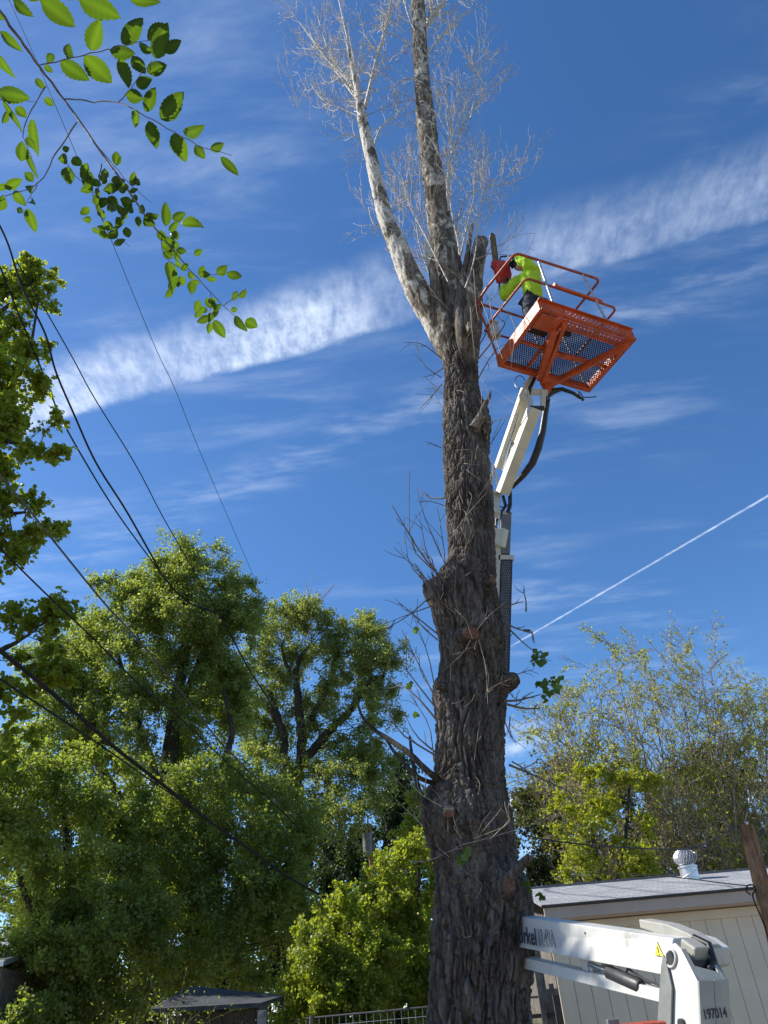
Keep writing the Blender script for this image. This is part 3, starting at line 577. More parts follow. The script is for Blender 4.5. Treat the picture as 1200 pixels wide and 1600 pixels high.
def cutface(x, y, D, wx, wy, face, stubd=.12, m_='cutwood'):
    c_ = at(x, y, D + .05); f_ = nrm(np.asarray(face, float)); s_ = nrm(np.cross(f_, [0, 0, 1])); u_ = np.cross(s_, f_); a_ = wx * .85 * pxm(c_); b2 = wy * .85 * pxm(c_)
    q = MB(); n = 28; rings = []
    fq_ = MB(); fq_.tube([c_ - f_ * .22, c_ - f_ * .1, c_ - f_ * .01], [max(a_, b2) * 1.5, max(a_, b2) * 1.25, max(a_, b2) * 1.03], 20)
    for v_ in fq_.b.verts:
        p_ = np.array(v_.co) - c_; v_.co = Vector(c_ + f_ * (p_ @ f_) + s_ * (p_ @ s_) * a_ / max(a_, b2) + u_ * (p_ @ u_) * b2 / max(a_, b2) + rng.normal(size=3) * .006)
    fq_.build('stub', M['bark'], tree, smooth=True)
    for dpt, k_ in ((-.01, .98), (0, .97), (.004, .90), (-.004, .55), (.003, .2)):
        rings.append([q.b.verts.new(Vector(c_ + f_ * dpt + (s_ * a_ * math.cos(t_) + u_ * b2 * math.sin(t_)) * k_ * (1 + .06 * math.sin(3 * t_ + x)))) for t_ in np.arange(n) * 2 * math.pi / n])
    for r1, r2 in zip(rings, rings[1:]):
        for k_ in range(n): q.b.faces.new((r1[k_], r1[(k_ + 1) % n], r2[(k_ + 1) % n], r2[k_]))
    q.b.faces.new(rings[-1]); return q.build('cut_face', M[m_], tree, smooth=True)
cutface(737, 990, TD - .58, 15, 11, (.15, -.85, -.35)); cutface(770, 905, TD - .42, 6, 9, (.5, -.8, -.1)); cutface(796, 1381, TD - .60, 11, 17, (.25, -.95, .1)); cutface(701, 1272, TD - .62, 10, 6, (-.1, -.9, -.4))
cutface(733, 508, TD - .52, 3.5, 10, (.1, -1, 0), .05, 'cutpale'); cutface(682, 1073, TD - .35, 5, 4, (-.9, -.5, 0))
# few living leaves on trunk shoots
C = []
for x_, y_, s_, n_ in ((843, 1035, 9, 14), (868, 1070, 14, 20), (848, 1072, 8, 12), (838, 1025, 8, 6), (852, 1085, 9, 10), (845, 1022, 6, 5), (724, 1345, 9, 8), (820, 1385, 11, 9), (730, 1330, 5, 5), (845, 1400, 9, 5), (820, 1345, 7, 4), (650, 985, 5, 3), (648, 1115, 4, 3), (640, 1070, 4, 3)):
    c_ = at(x_, y_, TD - .3 if x_ > 800 else TD - .62)
    for _ in range(n_): C.append(c_ + rng.normal(size=3) * s_ * pxm(c_) * .55)
C = np.array(C); ct = np.array([-.0, -1, -.3]); A_ = leaves(C, ct + rng.normal(size=C.shape) * .5, .066, .95)
mesh_np('foliage', A_[0], A_[1], M['leafasp'], tree, rnd=A_[2])

# ================================================================== BOOM LIFT
lift = empty('boom_lift', (*at(1100, 1600, 5.3)[:2], 0), 'white articulating boom lift reaching up behind the trunk to an orange work platform', 'boom lift')
aL0, aL1 = at(1052, 1466, 5.4), at(716, 1418, 8.55)        # top edge of the lower arm
ad = nrm((aL1 - aL0) * [1, 1, 0]); ab = np.array([ad[1], -ad[0], 0.])     # away along the arm; to the right
if ab[0] < 0: ab = -ab
Z = np.array([0, 0, 1.])
bot0, bot1 = at(1040, 1524, 5.4), at(716, 1462, 8.55)
arm = MB().hexa([aL0 + ab * 0, bot0 * [1, 1, 1] * 1 - 0 * ab, bot0 + ab * .17, aL0 + ab * .17], [aL1, bot1, bot1 + ab * .17, aL1 + ab * .17]).build('lower_arm', M['white'], lift, bevel=.008)
# lighter cap housing over the arm's near end
hp = lambda x, y, D: at(x, y, D)
cp = MB(); o_ = at(1000, 1436, 5.95)
pr_ = [hp(1000, 1436, 5.9), hp(1036, 1444, 5.62), hp(1064, 1459, 5.42), hp(1084, 1478, 5.28), hp(1078, 1492, 5.3), hp(1050, 1468, 5.45), hp(1012, 1458, 5.75), hp(998, 1450, 5.9)]
s0 = pr_[0]; f2 = lambda p: np.array([(p - s0) @ ad, (p - s0)[2]])
cp.prism([tuple(f2(p)) for p in pr_], s0 - ab * .012, ad, Z, ab * .11); cp.build('arm_end_cover', M['whiteshade'], lift, bevel=.008)
cp = MB(); a_ = at(1072, 1476, 5.28); cp.cbox(a_ + ab * .05 + [0, 0, -.03], .105, .13, .085, ax=ab, ay=nrm(-ad * .85 - Z * .5), az=nrm(np.cross(ab, nrm(-ad * .85 - Z * .5)))); cp.build('knuckle_cover', M['whiteshade'], lift, bevel=.012)
hk_ = [f2(p) for p in (hp(1034, 1462, 5.5), hp(1062, 1468, 5.38), hp(1080, 1484, 5.28), hp(1072, 1512, 5.3), hp(1036, 1524, 5.5))]
MB().prism([tuple(p) for p in hk_], s0 + ab * .006, ad, Z, ab * .165).build('arm_head', M['white'], lift, bevel=.008)
for fx, fy in ((.03, .05), (.30, .05), (.62, .05)):
    b_ = aL0 + (aL1 - aL0) * fx - Z * fy; MB().tube([b_ - ab * .002, b_ - ab * .010], .010, 8).build('bolt', M['darkgrey'], lift)
# link bar below the arm
l0, l1 = at(1030, 1545, 5.5), at(735, 1477, 8.5); k0, k1 = at(1030, 1566, 5.5), at(735, 1493, 8.5)
MB().hexa([l0, k0, k0 + ab * .11, l0 + ab * .11], [l1, k1, k1 + ab * .11, l1 + ab * .11]).build('link_bar', M['white'], lift, bevel=.005)
# cylinder between them
c0, c1 = at(921, 1506, 6.35) + ab * .0, at(1036, 1556, 5.5) + ab * .0; d_ = nrm(c1 - c0); Lc = np.linalg.norm(c1 - c0)
MB().tube([c0, c0 + d_ * Lc * .32], .018, 12).build('piston_rod', M['chrome'], lift, smooth=True)
cy = MB().tube([c0 + d_ * Lc * .28, c0 + d_ * Lc * .31, c0 + d_ * Lc * .72, c0 + d_ * Lc * .74], [.030, .044, .044, .034], 16).tube([c0 + d_ * Lc * .72, c1], .02, 12).build('hydraulic_cylinder', M['darkgrey'], lift, smooth=True)
MB().tube([c0 + d_ * Lc * .55 + Z * .03, c0 + d_ * Lc * .6 + Z * .075, c0 + d_ * Lc * .8 + Z * .05, c1 + Z * .05], .007, 8).tube([c1 + Z * .05, c1 + Z * .02 + ab * .03, c1 - Z * .05], .011, 8).build('hydraulic_hose', M['black'], lift, smooth=True)
# bracket under arm
b0 = at(918, 1503, 6.4); br = MB()
for q in (-.008, .162):
    br.prism([(-.16, .10), (.14, .10), (.05, -.08), (.0, -.11), (-.04, -.08)], b0 + ab * q, ad, Z, ab * .012)
br.tube([b0 - ab * .02 - Z * .045, b0 + ab * .19 - Z * .045], .018, 12); br.build('cylinder_bracket', M['white'], lift, bevel=.003)
# tower: two cheeks, end plate, sloping collar
tf = at(1090, 1533, 5.1); tz = tf[2]
Zt = nrm(tf - at(1093, 1600, 5.1))
side = [(0, -tz + .02), (0, 0), (.14, .17), (.21, .215), (.28, .205), (.33, .14), (.42, -.35), (.50, -tz + .02)]
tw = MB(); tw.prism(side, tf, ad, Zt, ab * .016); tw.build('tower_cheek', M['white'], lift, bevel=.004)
tw = MB(); tw.prism(side, tf + ab * .192, ad, Zt, ab * .016); tw.build('tower_cheek', M['whiteshade'], lift, bevel=.004)
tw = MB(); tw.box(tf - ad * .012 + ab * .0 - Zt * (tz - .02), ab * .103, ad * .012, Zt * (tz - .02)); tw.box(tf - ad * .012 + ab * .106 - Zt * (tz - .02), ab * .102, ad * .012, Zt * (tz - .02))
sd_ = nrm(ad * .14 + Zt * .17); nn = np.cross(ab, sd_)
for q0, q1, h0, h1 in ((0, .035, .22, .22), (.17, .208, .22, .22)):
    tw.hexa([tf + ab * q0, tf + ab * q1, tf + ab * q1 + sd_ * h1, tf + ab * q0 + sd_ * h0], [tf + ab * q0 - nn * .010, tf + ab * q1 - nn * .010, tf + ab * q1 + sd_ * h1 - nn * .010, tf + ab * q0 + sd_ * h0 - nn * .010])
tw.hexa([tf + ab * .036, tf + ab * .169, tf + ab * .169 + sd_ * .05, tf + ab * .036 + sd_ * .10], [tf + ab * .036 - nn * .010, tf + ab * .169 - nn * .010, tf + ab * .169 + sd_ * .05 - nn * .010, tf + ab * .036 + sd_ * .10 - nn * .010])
tw.build('tower_end_plate', M['whiteshade'], lift, bevel=.003)
MB().box(tf + ab * .02 + ad * .10 - Zt * .25, ab * .165, ad * .02, Zt * .36).build('inner_plate', M['black'], lift)
# hoses stuffed in the opening
hs_ = MB()
for i in range(6):
    b_ = tf + ab * (.05 + .022 * i) + ad * .06 - Zt * .04; hs_.tube([b_ - Zt * .1, b_ + Zt * .02 + ad * .02, b_ + Zt * .10 + ab * .03 + ad * .05, b_ + Zt * .17 + ab * .02 + ad * .14], .010, 8)
hs_.tube([tf + ab * .12 + ad * .08 + Zt * .02, tf + ab * .185 + ad * .08 + Zt * .10, tf + ab * .185 + ad * .12 + Zt * .19, tf + ab * .15 + ad * .22 + Zt * .24], .02, 10); hs_.build('tower_hoses', M['black'], lift, smooth=True)
# pivot pin heads
for a_, z_, r_ in ((.235, .135, .034), (.15, -.20, .026)):
    for s_ in (-.02, .208): MB().tube([tf + ab * s_ + ad * a_ + Zt * z_, tf + ab * (s_ + .02) + ad * a_ + Zt * z_], r_, 20).build('pivot_pin', M['darkgrey'], lift, smooth=True)
rg = MB(); cc = tf - ab * .010 + ad * .235 + Zt * .135; ring = [cc + (ad * math.cos(q) + Zt * math.sin(q)) * .046 for q in np.linspace(0, 2 * math.pi, 25)]
rg.tube(ring, .007, 8); rg.build('pivot_boss', M['white'], lift, smooth=True)
MB().prism([(.27, -tz + .02), (.25, -.30), (.22, -.02), (.27, .12), (.30, .16), (.325, .10), (.40, -.35), (.47, -tz + .02)], tf - ab * .022, ad, Zt, ab * .012).build('tower_shade_plate', M['grey'], lift, bevel=.003)  # grey overlay plate standing in for the shaded part of the tower side
# red engine cover and its controls below
rcv = at(1000, 1600, 5.6); MB().cbox(rcv + [0, 0, -.10 + .0], .34, .5, .22).build('engine_cover', M['redpaint'], lift, bevel=.03)
bx = MB(); c_ = at(958, 1600, 5.6); bx.cbox(c_ + [0, 0, -.01], .07, .05, .07); bx.build('control_box', M['grey'], lift, bevel=.004)
bs_ = MB(); fb = np.array([tf[0], tf[1], 0]); bs_.cbox(fb + ad * .3 + ab * .1 + Z * .6, .9, 1.7, .45, ax=ab, ay=ad); bs_.build('chassis', M['whiteshade'], lift, bevel=.03)
for s_ in (-.45, .66):
    for a_ in (-.2, 1.0): c_ = fb + ab * s_ + ad * a_ + Z * .33; MB().tube([c_ - ab * .1, c_ + ab * .1], .33, 24).build('wheel', M['tyre'], lift, smooth=True)
# lettering
def text(s_, name, mat_, parent, o, ex, ez, size, outline=0, shx=1, ext=.0015):
    cu_ = bpy.data.curves.new(name, 'FONT'); cu_.body = s_; cu_.size = size
    if outline: cu_.fill_mode = 'NONE'; cu_.bevel_depth = outline
    else: cu_.extrude = ext; cu_.offset = size * .018
    t_ = bpy.data.objects.new(name + '_tmp', cu_); col.objects.link(t_); bpy.context.view_layer.update()
    me = bpy.data.meshes.new_from_object(t_.evaluated_get(bpy.context.evaluated_depsgraph_get())); bpy.data.objects.remove(t_)
    ex = nrm(np.asarray(ex)); ez = nrm(np.asarray(ez) - ex * (np.asarray(ez) @ ex)); ey = np.cross(ex, ez)
    Mx = Matrix(np.array([[ex[i] * shx, ez[i], ey[i], o[i]] for i in range(3)] + [[0, 0, 0, 1]]).tolist()); me.transform(Mx); me.name = name; me.materials.clear()
    return link(name, me, mat_, parent)
# arm text: letters run from far end towards the near end
txd = nrm(aL0 - aL1)
p_end = at(876, 1477, 6.95); face = nrm(np.cross(Z, txd)); face = face if face[0] < 0 else -face
def on_arm(x, y):      # point of the left face of the arm seen at a pixel
    n_ = np.cross(aL1 - aL0, bot0 - aL0); d = ray(x, y); return EYE + d * ((aL0 - EYE) @ n_) / (d @ n_)
ta = on_arm(842, 1478); tb_ = on_arm(872, 1481); wT = np.linalg.norm(tb_ - ta)
o1 = text('TL49A', 'model_lettering', M['ink'], lift, ta + face * .004, tb_ - ta, Z, .17, outline=.0022)
wid = max((v_.co - o1.data.vertices[0].co).length for v_ in o1.data.vertices)
tS = on_arm(839, 1477); o2 = text('Snorkel', 'maker_lettering', M['ink'], lift, (0, 0, 0), (1, 0, 0), (0, 0, 1), .17)
xs = [v_.co.x for v_ in o2.data.vertices]; w2_ = max(xs) - min(xs); bpy.data.objects.remove(o2)
ks = np.linalg.norm(on_arm(839, 1477) - on_arm(819, 1473)) / (w2_ * .50)   # trunk hides the first half
dS = nrm(tS - on_arm(800, 1470)); text('Snorkel', 'maker_lettering', M['ink'], lift, tS - dS * w2_ * ks + face * .003, dS, Z, .17, shx=ks)
bpy.data.objects.remove(o1); me_w = text('TL49A', 'model_lettering', M['ink'], lift, (0, 0, 0), (1, 0, 0), (0, 0, 1), .17, outline=.0024)
xs = [v_.co.x for v_ in me_w.data.vertices]; w3_ = max(xs) - min(xs); bpy.data.objects.remove(me_w)
text('TL49A', 'model_lettering', M['ink'], lift, ta + face * .004, tb_ - ta, Z, .17, outline=.0017, shx=wT / w3_ * .92)
text('197014', 'number_lettering', M['ink'], lift, tf - ad * .0135 + ab * .022 - Zt * .185, ab, Zt, .066, shx=.82)
# warning triangle
p1, p2, p3 = on_arm(1027, 1471), on_arm(1024, 1493), on_arm(1039, 1496); cn = (p1 + p2 + p3) / 3
MB().hexa([p + face * .001 for p in (p1, p2, p3)], [p + face * .003 for p in (p1, p2, p3)]).build('warning_border', M['ink'], lift)
MB().hexa([cn + (p - cn) * .86 + face * .0032 for p in (p1, p2, p3)], [cn + (p - cn) * .86 + face * .0042 for p in (p1, p2, p3)]).build('warning_triangle', M['yellow'], lift)
e1 = cn + (p1 - cn) * .45; e2 = cn + (p1 - cn) * -.18; e3 = cn + (p1 - cn) * -.32; MB().tube([e1 + face * .005, e2 + face * .005], .005, 6, .003).tube([e3 + face * .005, e3 + (p1 - cn) * -.06 + face * .005], .005, 6).build('warning_mark', M['ink'], lift)
# mast behind the trunk
mb0, mt0 = at(748, 1440, 8.6), at(776, 800, 8.6); mu = nrm(mt0 - mb0); mr = nrm(np.cross(mu, [0, -1, 0])); mr = mr if mr[0] > 0 else -mr; mf = np.cross(mr, mu); mf = mf if mf[1] < 0 else -mf
Lm = np.linalg.norm(mt0 - mb0)
MB().box(mb0 - mr * .16, mr * .24, -mf * .2, mu * Lm * .93).build('mast', M['cream'], lift, bevel=.006)
def onm(x, y): return at(x, y, 8.6)
g0, g1 = onm(801, 868), onm(795, 1060)
pg = MB().hexa([onm(779, 1060), onm(796, 1060), onm(796, 1060) - mf * .22, onm(779, 1060) - mf * .22], [onm(783, 874), onm(801, 874), onm(801, 874) - mf * .22, onm(783, 874) - mf * .22]); pg.build('cable_guard', M['darkgrey'], lift)
# perforated facing of the guard: rows of raised rims
pf = MB(); u1 = onm(784.5, 878) + mf * .002; u2 = onm(799, 878) + mf * .002; w1_ = onm(779, 1055) + mf * .002; w2q = onm(793, 1055) + mf * .002
for i in range(42):
    a_ = u1 + (w1_ - u1) * i / 42; b_ = u2 + (w2q - u2) * i / 42
    pf.bar(a_, b_, .007, .007, up=mf)
    for j in range(4):
        q = a_ + (b_ - a_) * ((j + (.5 if i % 2 else 0)) / 4.2 + .03); pf.bar(q, q + (w1_ - u1) / 42, .010, .006, up=mf)
pf.build('guard_perforation', M['grey'], lift)
MB().hexa([onm(779, 875), onm(803, 875), onm(803, 875) - mf * .04, onm(779, 875) - mf * .04], [onm(779, 867), onm(803, 867), onm(803, 867) - mf * .04, onm(779, 867) - mf * .04]).build('guard_clamp', M['cream'], lift, bevel=.002)
MB().hexa([onm(783, 864), onm(797, 864), onm(797, 864) - mf * .2, onm(783, 864) - mf * .2], [onm(783, 800), onm(799.5, 800), onm(799.5, 800) - mf * .2, onm(783, 800) - mf * .2]).build('upper_guard', M['grey'], lift, bevel=.004)
MB().hexa([onm(783.5, 804), onm(794, 804), onm(794, 804) + mf * .01, onm(783.5, 804) + mf * .01], [onm(783.5, 798), onm(794, 798), onm(794, 798) + mf * .01, onm(783.5, 798) + mf * .01]).build('guard_tab', M['white'], lift, bevel=.002)
MB().hexa([onm(770, 851) + mf * .06, onm(784, 858) + mf * .06, onm(790, 856) + mf * .01, onm(790, 856) - mf * .1, onm(770, 851) - mf * .1], [onm(770, 829) + mf * .06, onm(787, 829) + mf * .06, onm(795, 829) + mf * .01, onm(795, 829) - mf * .1, onm(770, 829) - mf * .1]).build('mast_bracket', M['cream'], lift, bevel=.005)
# knuckle at the top of the mast
kn = MB(); kn.hexa([onm(768, 800), onm(782, 800), onm(782, 800) - mf * .15, onm(768, 800) - mf * .15], [onm(770, 765), onm(784, 765), onm(784, 765) - mf * .15, onm(770, 765) - mf * .15])
kn.bar(onm(766, 772), onm(772, 728), .03, .03); kn.bar(onm(772, 728), onm(780, 768), .03, .03); kn.bar(onm(768, 772), onm(782, 768), .04, .04); kn.build('boom_knuckle', M['white'], lift, bevel=.004)
kh = MB(); kh.tube([onm(793, 802), onm(797, 790), onm(797, 772), onm(795, 755)], .028, 12); kh.tube([onm(786, 775), onm(790, 790), onm(784, 800), onm(778, 815)], .022, 10); kh.tube([onm(780, 795) + mf * .05, onm(790, 798) + mf * .08, onm(797, 785) + mf * .05], .008, 8)
kh.tube([onm(776, 810), onm(774, 835)], .018, 10); kh.build('knuckle_hoses', M['black'], lift, smooth=True)
MB().tube([onm(781, 800) + mf * .04, onm(779, 828) + mf * .04], .010, 8).tube([onm(783, 778) + mf * .08, onm(775, 800) + mf * .08], .012, 8).build('small_rod', M['chrome'], lift, smooth=True)
# ------------------------------------------------ platform frame (metres, local axes)
H = 9.12
cA, cB, cC, cD = (atz(x, y, H) for x, y in ((779, 574), (844, 484), (992, 532), (919, 610)))
e1 = nrm(cC - cB); e2 = np.array([-e1[1], e1[0], 0]); WX = np.linalg.norm(cC - cB); WY = .5 * (np.linalg.norm(cA - cB) + np.linalg.norm(cD - cC))
def pl(a, b, z=0): return cB + e1 * a + e2 * b + Z * z
# boom: two parallel beams
piv = pl(WX * .50, WY + .02, -.12)
def beam(name, xb, yb, xt, yt, Db, Dt, w, h, m_='cream'):
    a, b_ = at(xb, yb, Db), at(xt, yt, Dt); d = nrm(b_ - a); s_ = nrm(np.cross(d, [-.35, 1, 0])); 
    return MB().bar(a, b_, w, h, up=e2).build(name, M[m_], lift, bevel=.006)
Dp = piv[1]
beam('upper_boom', 785, 771, 835, 638, 8.55, Dp - .05, .155, .155)
beam('boom_link', 780, 733, 823, 608, 8.62, Dp + .08, .15, .10)
MB().tube([at(784, 722, 8.5), at(812, 645, Dp)], .010, 8).tube([at(786, 735, 8.5), at(800, 690, Dp + .3)], .018, 8).build('levelling_rod', M['chrome'], lift, smooth=True)
fk = MB(); f_a = at(830, 636, Dp - .05); f_b = at(826, 612, Dp - .02); f_c = at(848, 636, Dp - .05); f_d = at(849, 610, Dp - .02)
fk.bar(f_a, f_b, .045, .07); fk.bar(f_c, f_d, .045, .07); fk.bar(at(822, 612, Dp), at(856, 614, Dp), .06, .08); fk.bar(at(816, 622, Dp + .05), at(832, 592, Dp + .02), .10, .10)
fk.build('boom_fork', M['white'], lift, bevel=.005)
MB().bar(at(828, 638, Dp - .06), at(850, 638, Dp - .06), .055, .05).build('fork_pin_block', M['darkgrey'], lift, bevel=.004)
hb = MB(); hb.tube([at(x, y, 7.95 + .55 * i / 6) + [0, .08, 0] for i, (x, y) in enumerate(((857, 617), (853, 640), (849, 668), (842, 695), (833, 718), (818, 738), (800, 757)))], [.04, .045, .05, .055, .055, .045, .03], 12)
hb.tube([at(x, y, 7.9) for x, y in ((850, 622), (862, 612), (878, 608), (895, 614), (912, 625))], [.05, .055, .03, .025, .022], 10)
hb.tube([at(x, y, 7.9) for x, y in ((905, 612), (911, 620), (918, 621), (932, 620))], .008, 8); hb.tube([at(x, y, 7.9) for x, y in ((902, 611), (909, 626))], .010, 8)
hb.tube([at(x, y, 7.75) for x, y in ((842, 575), (835, 592), (828, 606), (826, 620))], .026, 10)
hb.tube([at(812 + 8 * math.cos(q), 597 + 10 * math.sin(q), 7.95 + .04 * q) for q in np.linspace(0, 9, 20)], .007, 6); hb.build('hose_bundle', M['black'], lift, smooth=True)
# platform deck frame
plat = MB(); ch = .085
def ch_bar(a0, b0_, a1, b1, w=.05, z0_=0, h=ch): 
    p, q = pl(a0, b0_, z0_ + h / 2), pl(a1, b1, z0_ + h / 2); plat.bar(p, q, w, h)
ch_bar(.025, .0, .025, WY, .05); ch_bar(WX - .03, .0, WX - .03, WY, .06); ch_bar(.05, WY - .025, WX - .06, WY - .025, .05); ch_bar(.05, .012, WX - .06, .012, .02)
ch_bar(WX * .28, .16, WX * .28, WY - .05, .03, .03, .05); ch_bar(.05, WY * .56, WX - .06, WY * .56, .035, .035, .045)
deck = plat.build('platform', M['orange'], lift, bevel=.004)
def sub(mb, name, m_, **k_): return mb.build(name, M[m_], deck, **k_)
# left toe board (lit) and the front perforated board, built as plates with real holes
sub(MB().box(pl(-.012, -.01, -.004), e1 * .010, e2 * (WY + .02), Z * .185), 'toe_board', 'orange', bevel=.003)
sub(MB().box(pl(WX + .002, -.01, -.004), e1 * .010, e2 * (WY + .02), Z * .185), 'toe_board', 'orange', bevel=.003)
sub(MB().box(pl(-.0, WY + .002, -.004), e1 * WX, e2 * .010, Z * .185), 'toe_board', 'orange', bevel=.003)
def perf(name, o, ex, ey, nx, ny, sx, sy, holes, m_='orange'):
    """sheet o + ex*[0,sx] + ey*[0,sy] with diamond holes in cells i,j for which holes(i,j)"""
    b = bmesh.new(); cx_, cy_ = sx / nx, sy / ny
    gv = [[b.verts.new(Vector(o + ex * i * cx_ + ey * j * cy_)) for j in range(ny + 1)] for i in range(nx + 1)]
    for i in range(nx):
        for j in range(ny):
            q = [gv[i][j], gv[i + 1][j], gv[i + 1][j + 1], gv[i][j + 1]]
            if holes(i, j):
                c_ = o + ex * (i + .5) * cx_ + ey * (j + .5) * cy_; h_ = [b.verts.new(Vector(c_ + ex * cx_ * .52 * math.cos(t_) + ey * cy_ * .52 * math.sin(t_))) for t_ in (-2.356, -.785, .785, 2.356)]
                for k_ in range(4): b.faces.new((q[k_], q[(k_ + 1) % 4], h_[(k_ + 1) % 4], h_[k_]))
            else: b.faces.new(q)
    me = bpy.data.meshes.new(name); b.to_mesh(me); b.free(); ob = link(name, me, M[m_], deck)
    md = ob.modifiers.new('thick', 'SOLIDIFY'); md.thickness = .004; return ob
nx = 44
perf('perforated_kickplate', pl(0, -.003, -.004), e1, Z, nx, 6, WX, .20, lambda i, j: 11 < i < 37 and j in (2, 3, 4) and (i + j) % 2 == 0)
perf('perforated_strip', pl(WX * .20, .022, -.002), e1, e2, 36, 5, WX * .80 - .06, .15, lambda i, j: 1 < i < 34 and 0 < j < 4 and (i + j) % 2 == 0)
sub(MB().bar(pl(0, -.025, .195), pl(WX, -.025, .195), .045, .008).bar(pl(0, -.02, 0), pl(WX + .01, -.02, 0), .035, .008), 'kickplate_flange', 'orange')
# corner box at the near left
sub(MB().box(pl(.05, .03, -.035), e1 * (WX * .20), e2 * .24, Z * .03), 'corner_gusset', 'orange', bevel=.004)
# V beams under the deck
vb_ = MB(); pv_ = pl(WX * .50, WY + .02, -.09)
vb_.bar(pl(WX * .26, .05, -.05), pv_ - e1 * .06, .05, .10); vb_.bar(pl(WX * .95, .05, -.05), pv_ + e1 * .04, .05, .10); vb_.bar(pl(WX * .36, WY * .55, -.03), pl(WX * .70, WY * .50, -.03), .07, .04)
vb_.hexa([pv_ - e1 * .13 - e2 * .16 - Z * .05, pv_ + e1 * .13 - e2 * .16 - Z * .05, pv_ + e1 * .10 - Z * .05, pv_ - e1 * .10 - Z * .05], [pv_ - e1 * .13 - e2 * .16 + Z * .07, pv_ + e1 * .13 - e2 * .16 + Z * .07, pv_ + e1 * .10 + Z * .07, pv_ - e1 * .10 + Z * .07])
vb_.bar(pl(WX * .22, .20, -.05), pl(WX * .42, WY - .02, -.06), .09, .09)
sub(vb_, 'support_beams', 'orange', bevel=.004)
sub(MB().tube([pv_ + e1 * .0 - Z * .12, pv_ + Z * .05], .06, 20), 'rotator', 'orange', smooth=True)
# expanded metal floor: crossing strands
fm = MB(); x0_, x1_, y0_, y1_ = .05, WX - .06, .14, WY - .05; st = .034; sl_ = .55
for sg in (1, -1):
    n_ = int((x1_ - x0_ + (y1_ - y0_) * sl_) / st) + 2
    for i in range(-2, n_):
        b_ = x0_ + i * st if sg > 0 else x0_ + i * st
        A_ = (b_ - ((y1_ - y0_) * sl_ if sg > 0 else 0), y0_); B_ = (b_ if sg > 0 else b_ - (y1_ - y0_) * sl_, y1_)
        ts = [0., 1.]; dx = B_[0] - A_[0]
        if abs(dx) > 1e-9:
            t0, t1 = sorted(((x0_ - A_[0]) / dx, (x1_ - A_[0]) / dx)); ts = [max(0, t0), min(1, t1)]
        if ts[1] - ts[0] < .03: continue
        p = [A_[0] + dx * q for q in ts]; r_ = [A_[1] + (B_[1] - A_[1]) * q for q in ts]
        fm.bar(pl(p[0], r_[0], .088 + .003 * sg), pl(p[1], r_[1], .088 + .003 * sg), .013, .004)
sub(fm, 'expanded_metal_floor', 'mesh')
# railings
def proj_r(name, px_pts, m_, r_, rnd_=True):
    pts = [atz(x, y, z) for x, y, z in px_pts]; return sub(MB().tube(pts, r_, 10), name, m_, smooth=True)
zt, zm = H + 1.16, H + .66
bt = atz(805, 395, zt); a_t = atz(759, 452, zt); c_t = atz(938, 437, zt); bm = atz(822, 434, zm); am = atz(769, 500, zm); cm = atz(964, 482, zm)
def rnd_path(pts, rad=.07):
    o = [pts[0]]
    for a, b_, c_ in zip(pts, pts[1:], pts[2:]):
        u_, w_ = nrm(a - b_), nrm(c_ - b_)
        for f_ in (0, .25, .5, .75, 1): o.append((1 - f_) ** 2 * (b_ + u_ * rad) + 2 * f_ * (1 - f_) * b_ + f_ ** 2 * (b_ + w_ * rad))
    return o + [pts[-1]]
d_t = c_t + (cD - cC) * .96; far_l = a_t + (cA - cB) * .24
sub(MB().tube(rnd_path([far_l, a_t, bt, c_t, d_t], .09), .019, 12), 'top_rail', 'redpaint', smooth=True)
d_m = cm + (cD - cC) * .97; fm_l = am + (cA - cB) * .2
sub(MB().tube(rnd_path([fm_l, am, bm, cm, d_m], .09), .017, 12), 'mid_rail', 'redpaint', smooth=True)
sub(MB().tube(rnd_path([fm_l, d_m + 0 * Z], .09), .017, 12).tube([far_l, d_t], .019, 12), 'rear_rail', 'redpaint', smooth=True)
def foot(p, zf=.19): # point of the frame below p
    q = p - cB; return pl(min(max(q @ e1, .02), WX - .02), min(max(q @ e2, .01), WY - .01), zf)
posts = [(bt + (c_t - bt) * .26, foot(pl(WX * .175, .0), .18)), (bt + (c_t - bt) * .78, foot(pl(WX * .75, .0), .18)), (far_l, pl(.02, WY, .15)), (d_t, pl(WX - .02, WY, .1)), (d_t + (far_l - d_t) * .4, pl(WX * .6, WY, .1))]
for a, b_ in posts: sub(MB().tube([a, b_], .016, 10), 'rail_post', 'redpaint' if a is far_l else 'steel', smooth=True)
sub(MB().tube([bm + (cm - bm) * .30 + e2 * -.02, bm + (cm - bm) * .80 - e2 * .02], .024, 10).tube([bm + (cm - bm) * .28 - e2 * .03, bm + (cm - bm) * .31 - e2 * .03], .034, 8).tube([bm + (cm - bm) * .72 - e2 * .02, bm + (cm - bm) * .81 - e2 * .02], .032, 8), 'gate_bar', 'orange', smooth=True)
# control box on the far left rail
cb_ = (fm_l * .7 + far_l * .3); sub(MB().cbox(cb_ + e1 * .16 - Z * .12, .16, .11, .26, ax=e1, ay=e2).cbox(cb_ + e1 * .16 + Z * .02 - e2 * .03, .14, .10, .04, ax=e1, ay=e2), 'control_panel', 'white', bevel=.008)
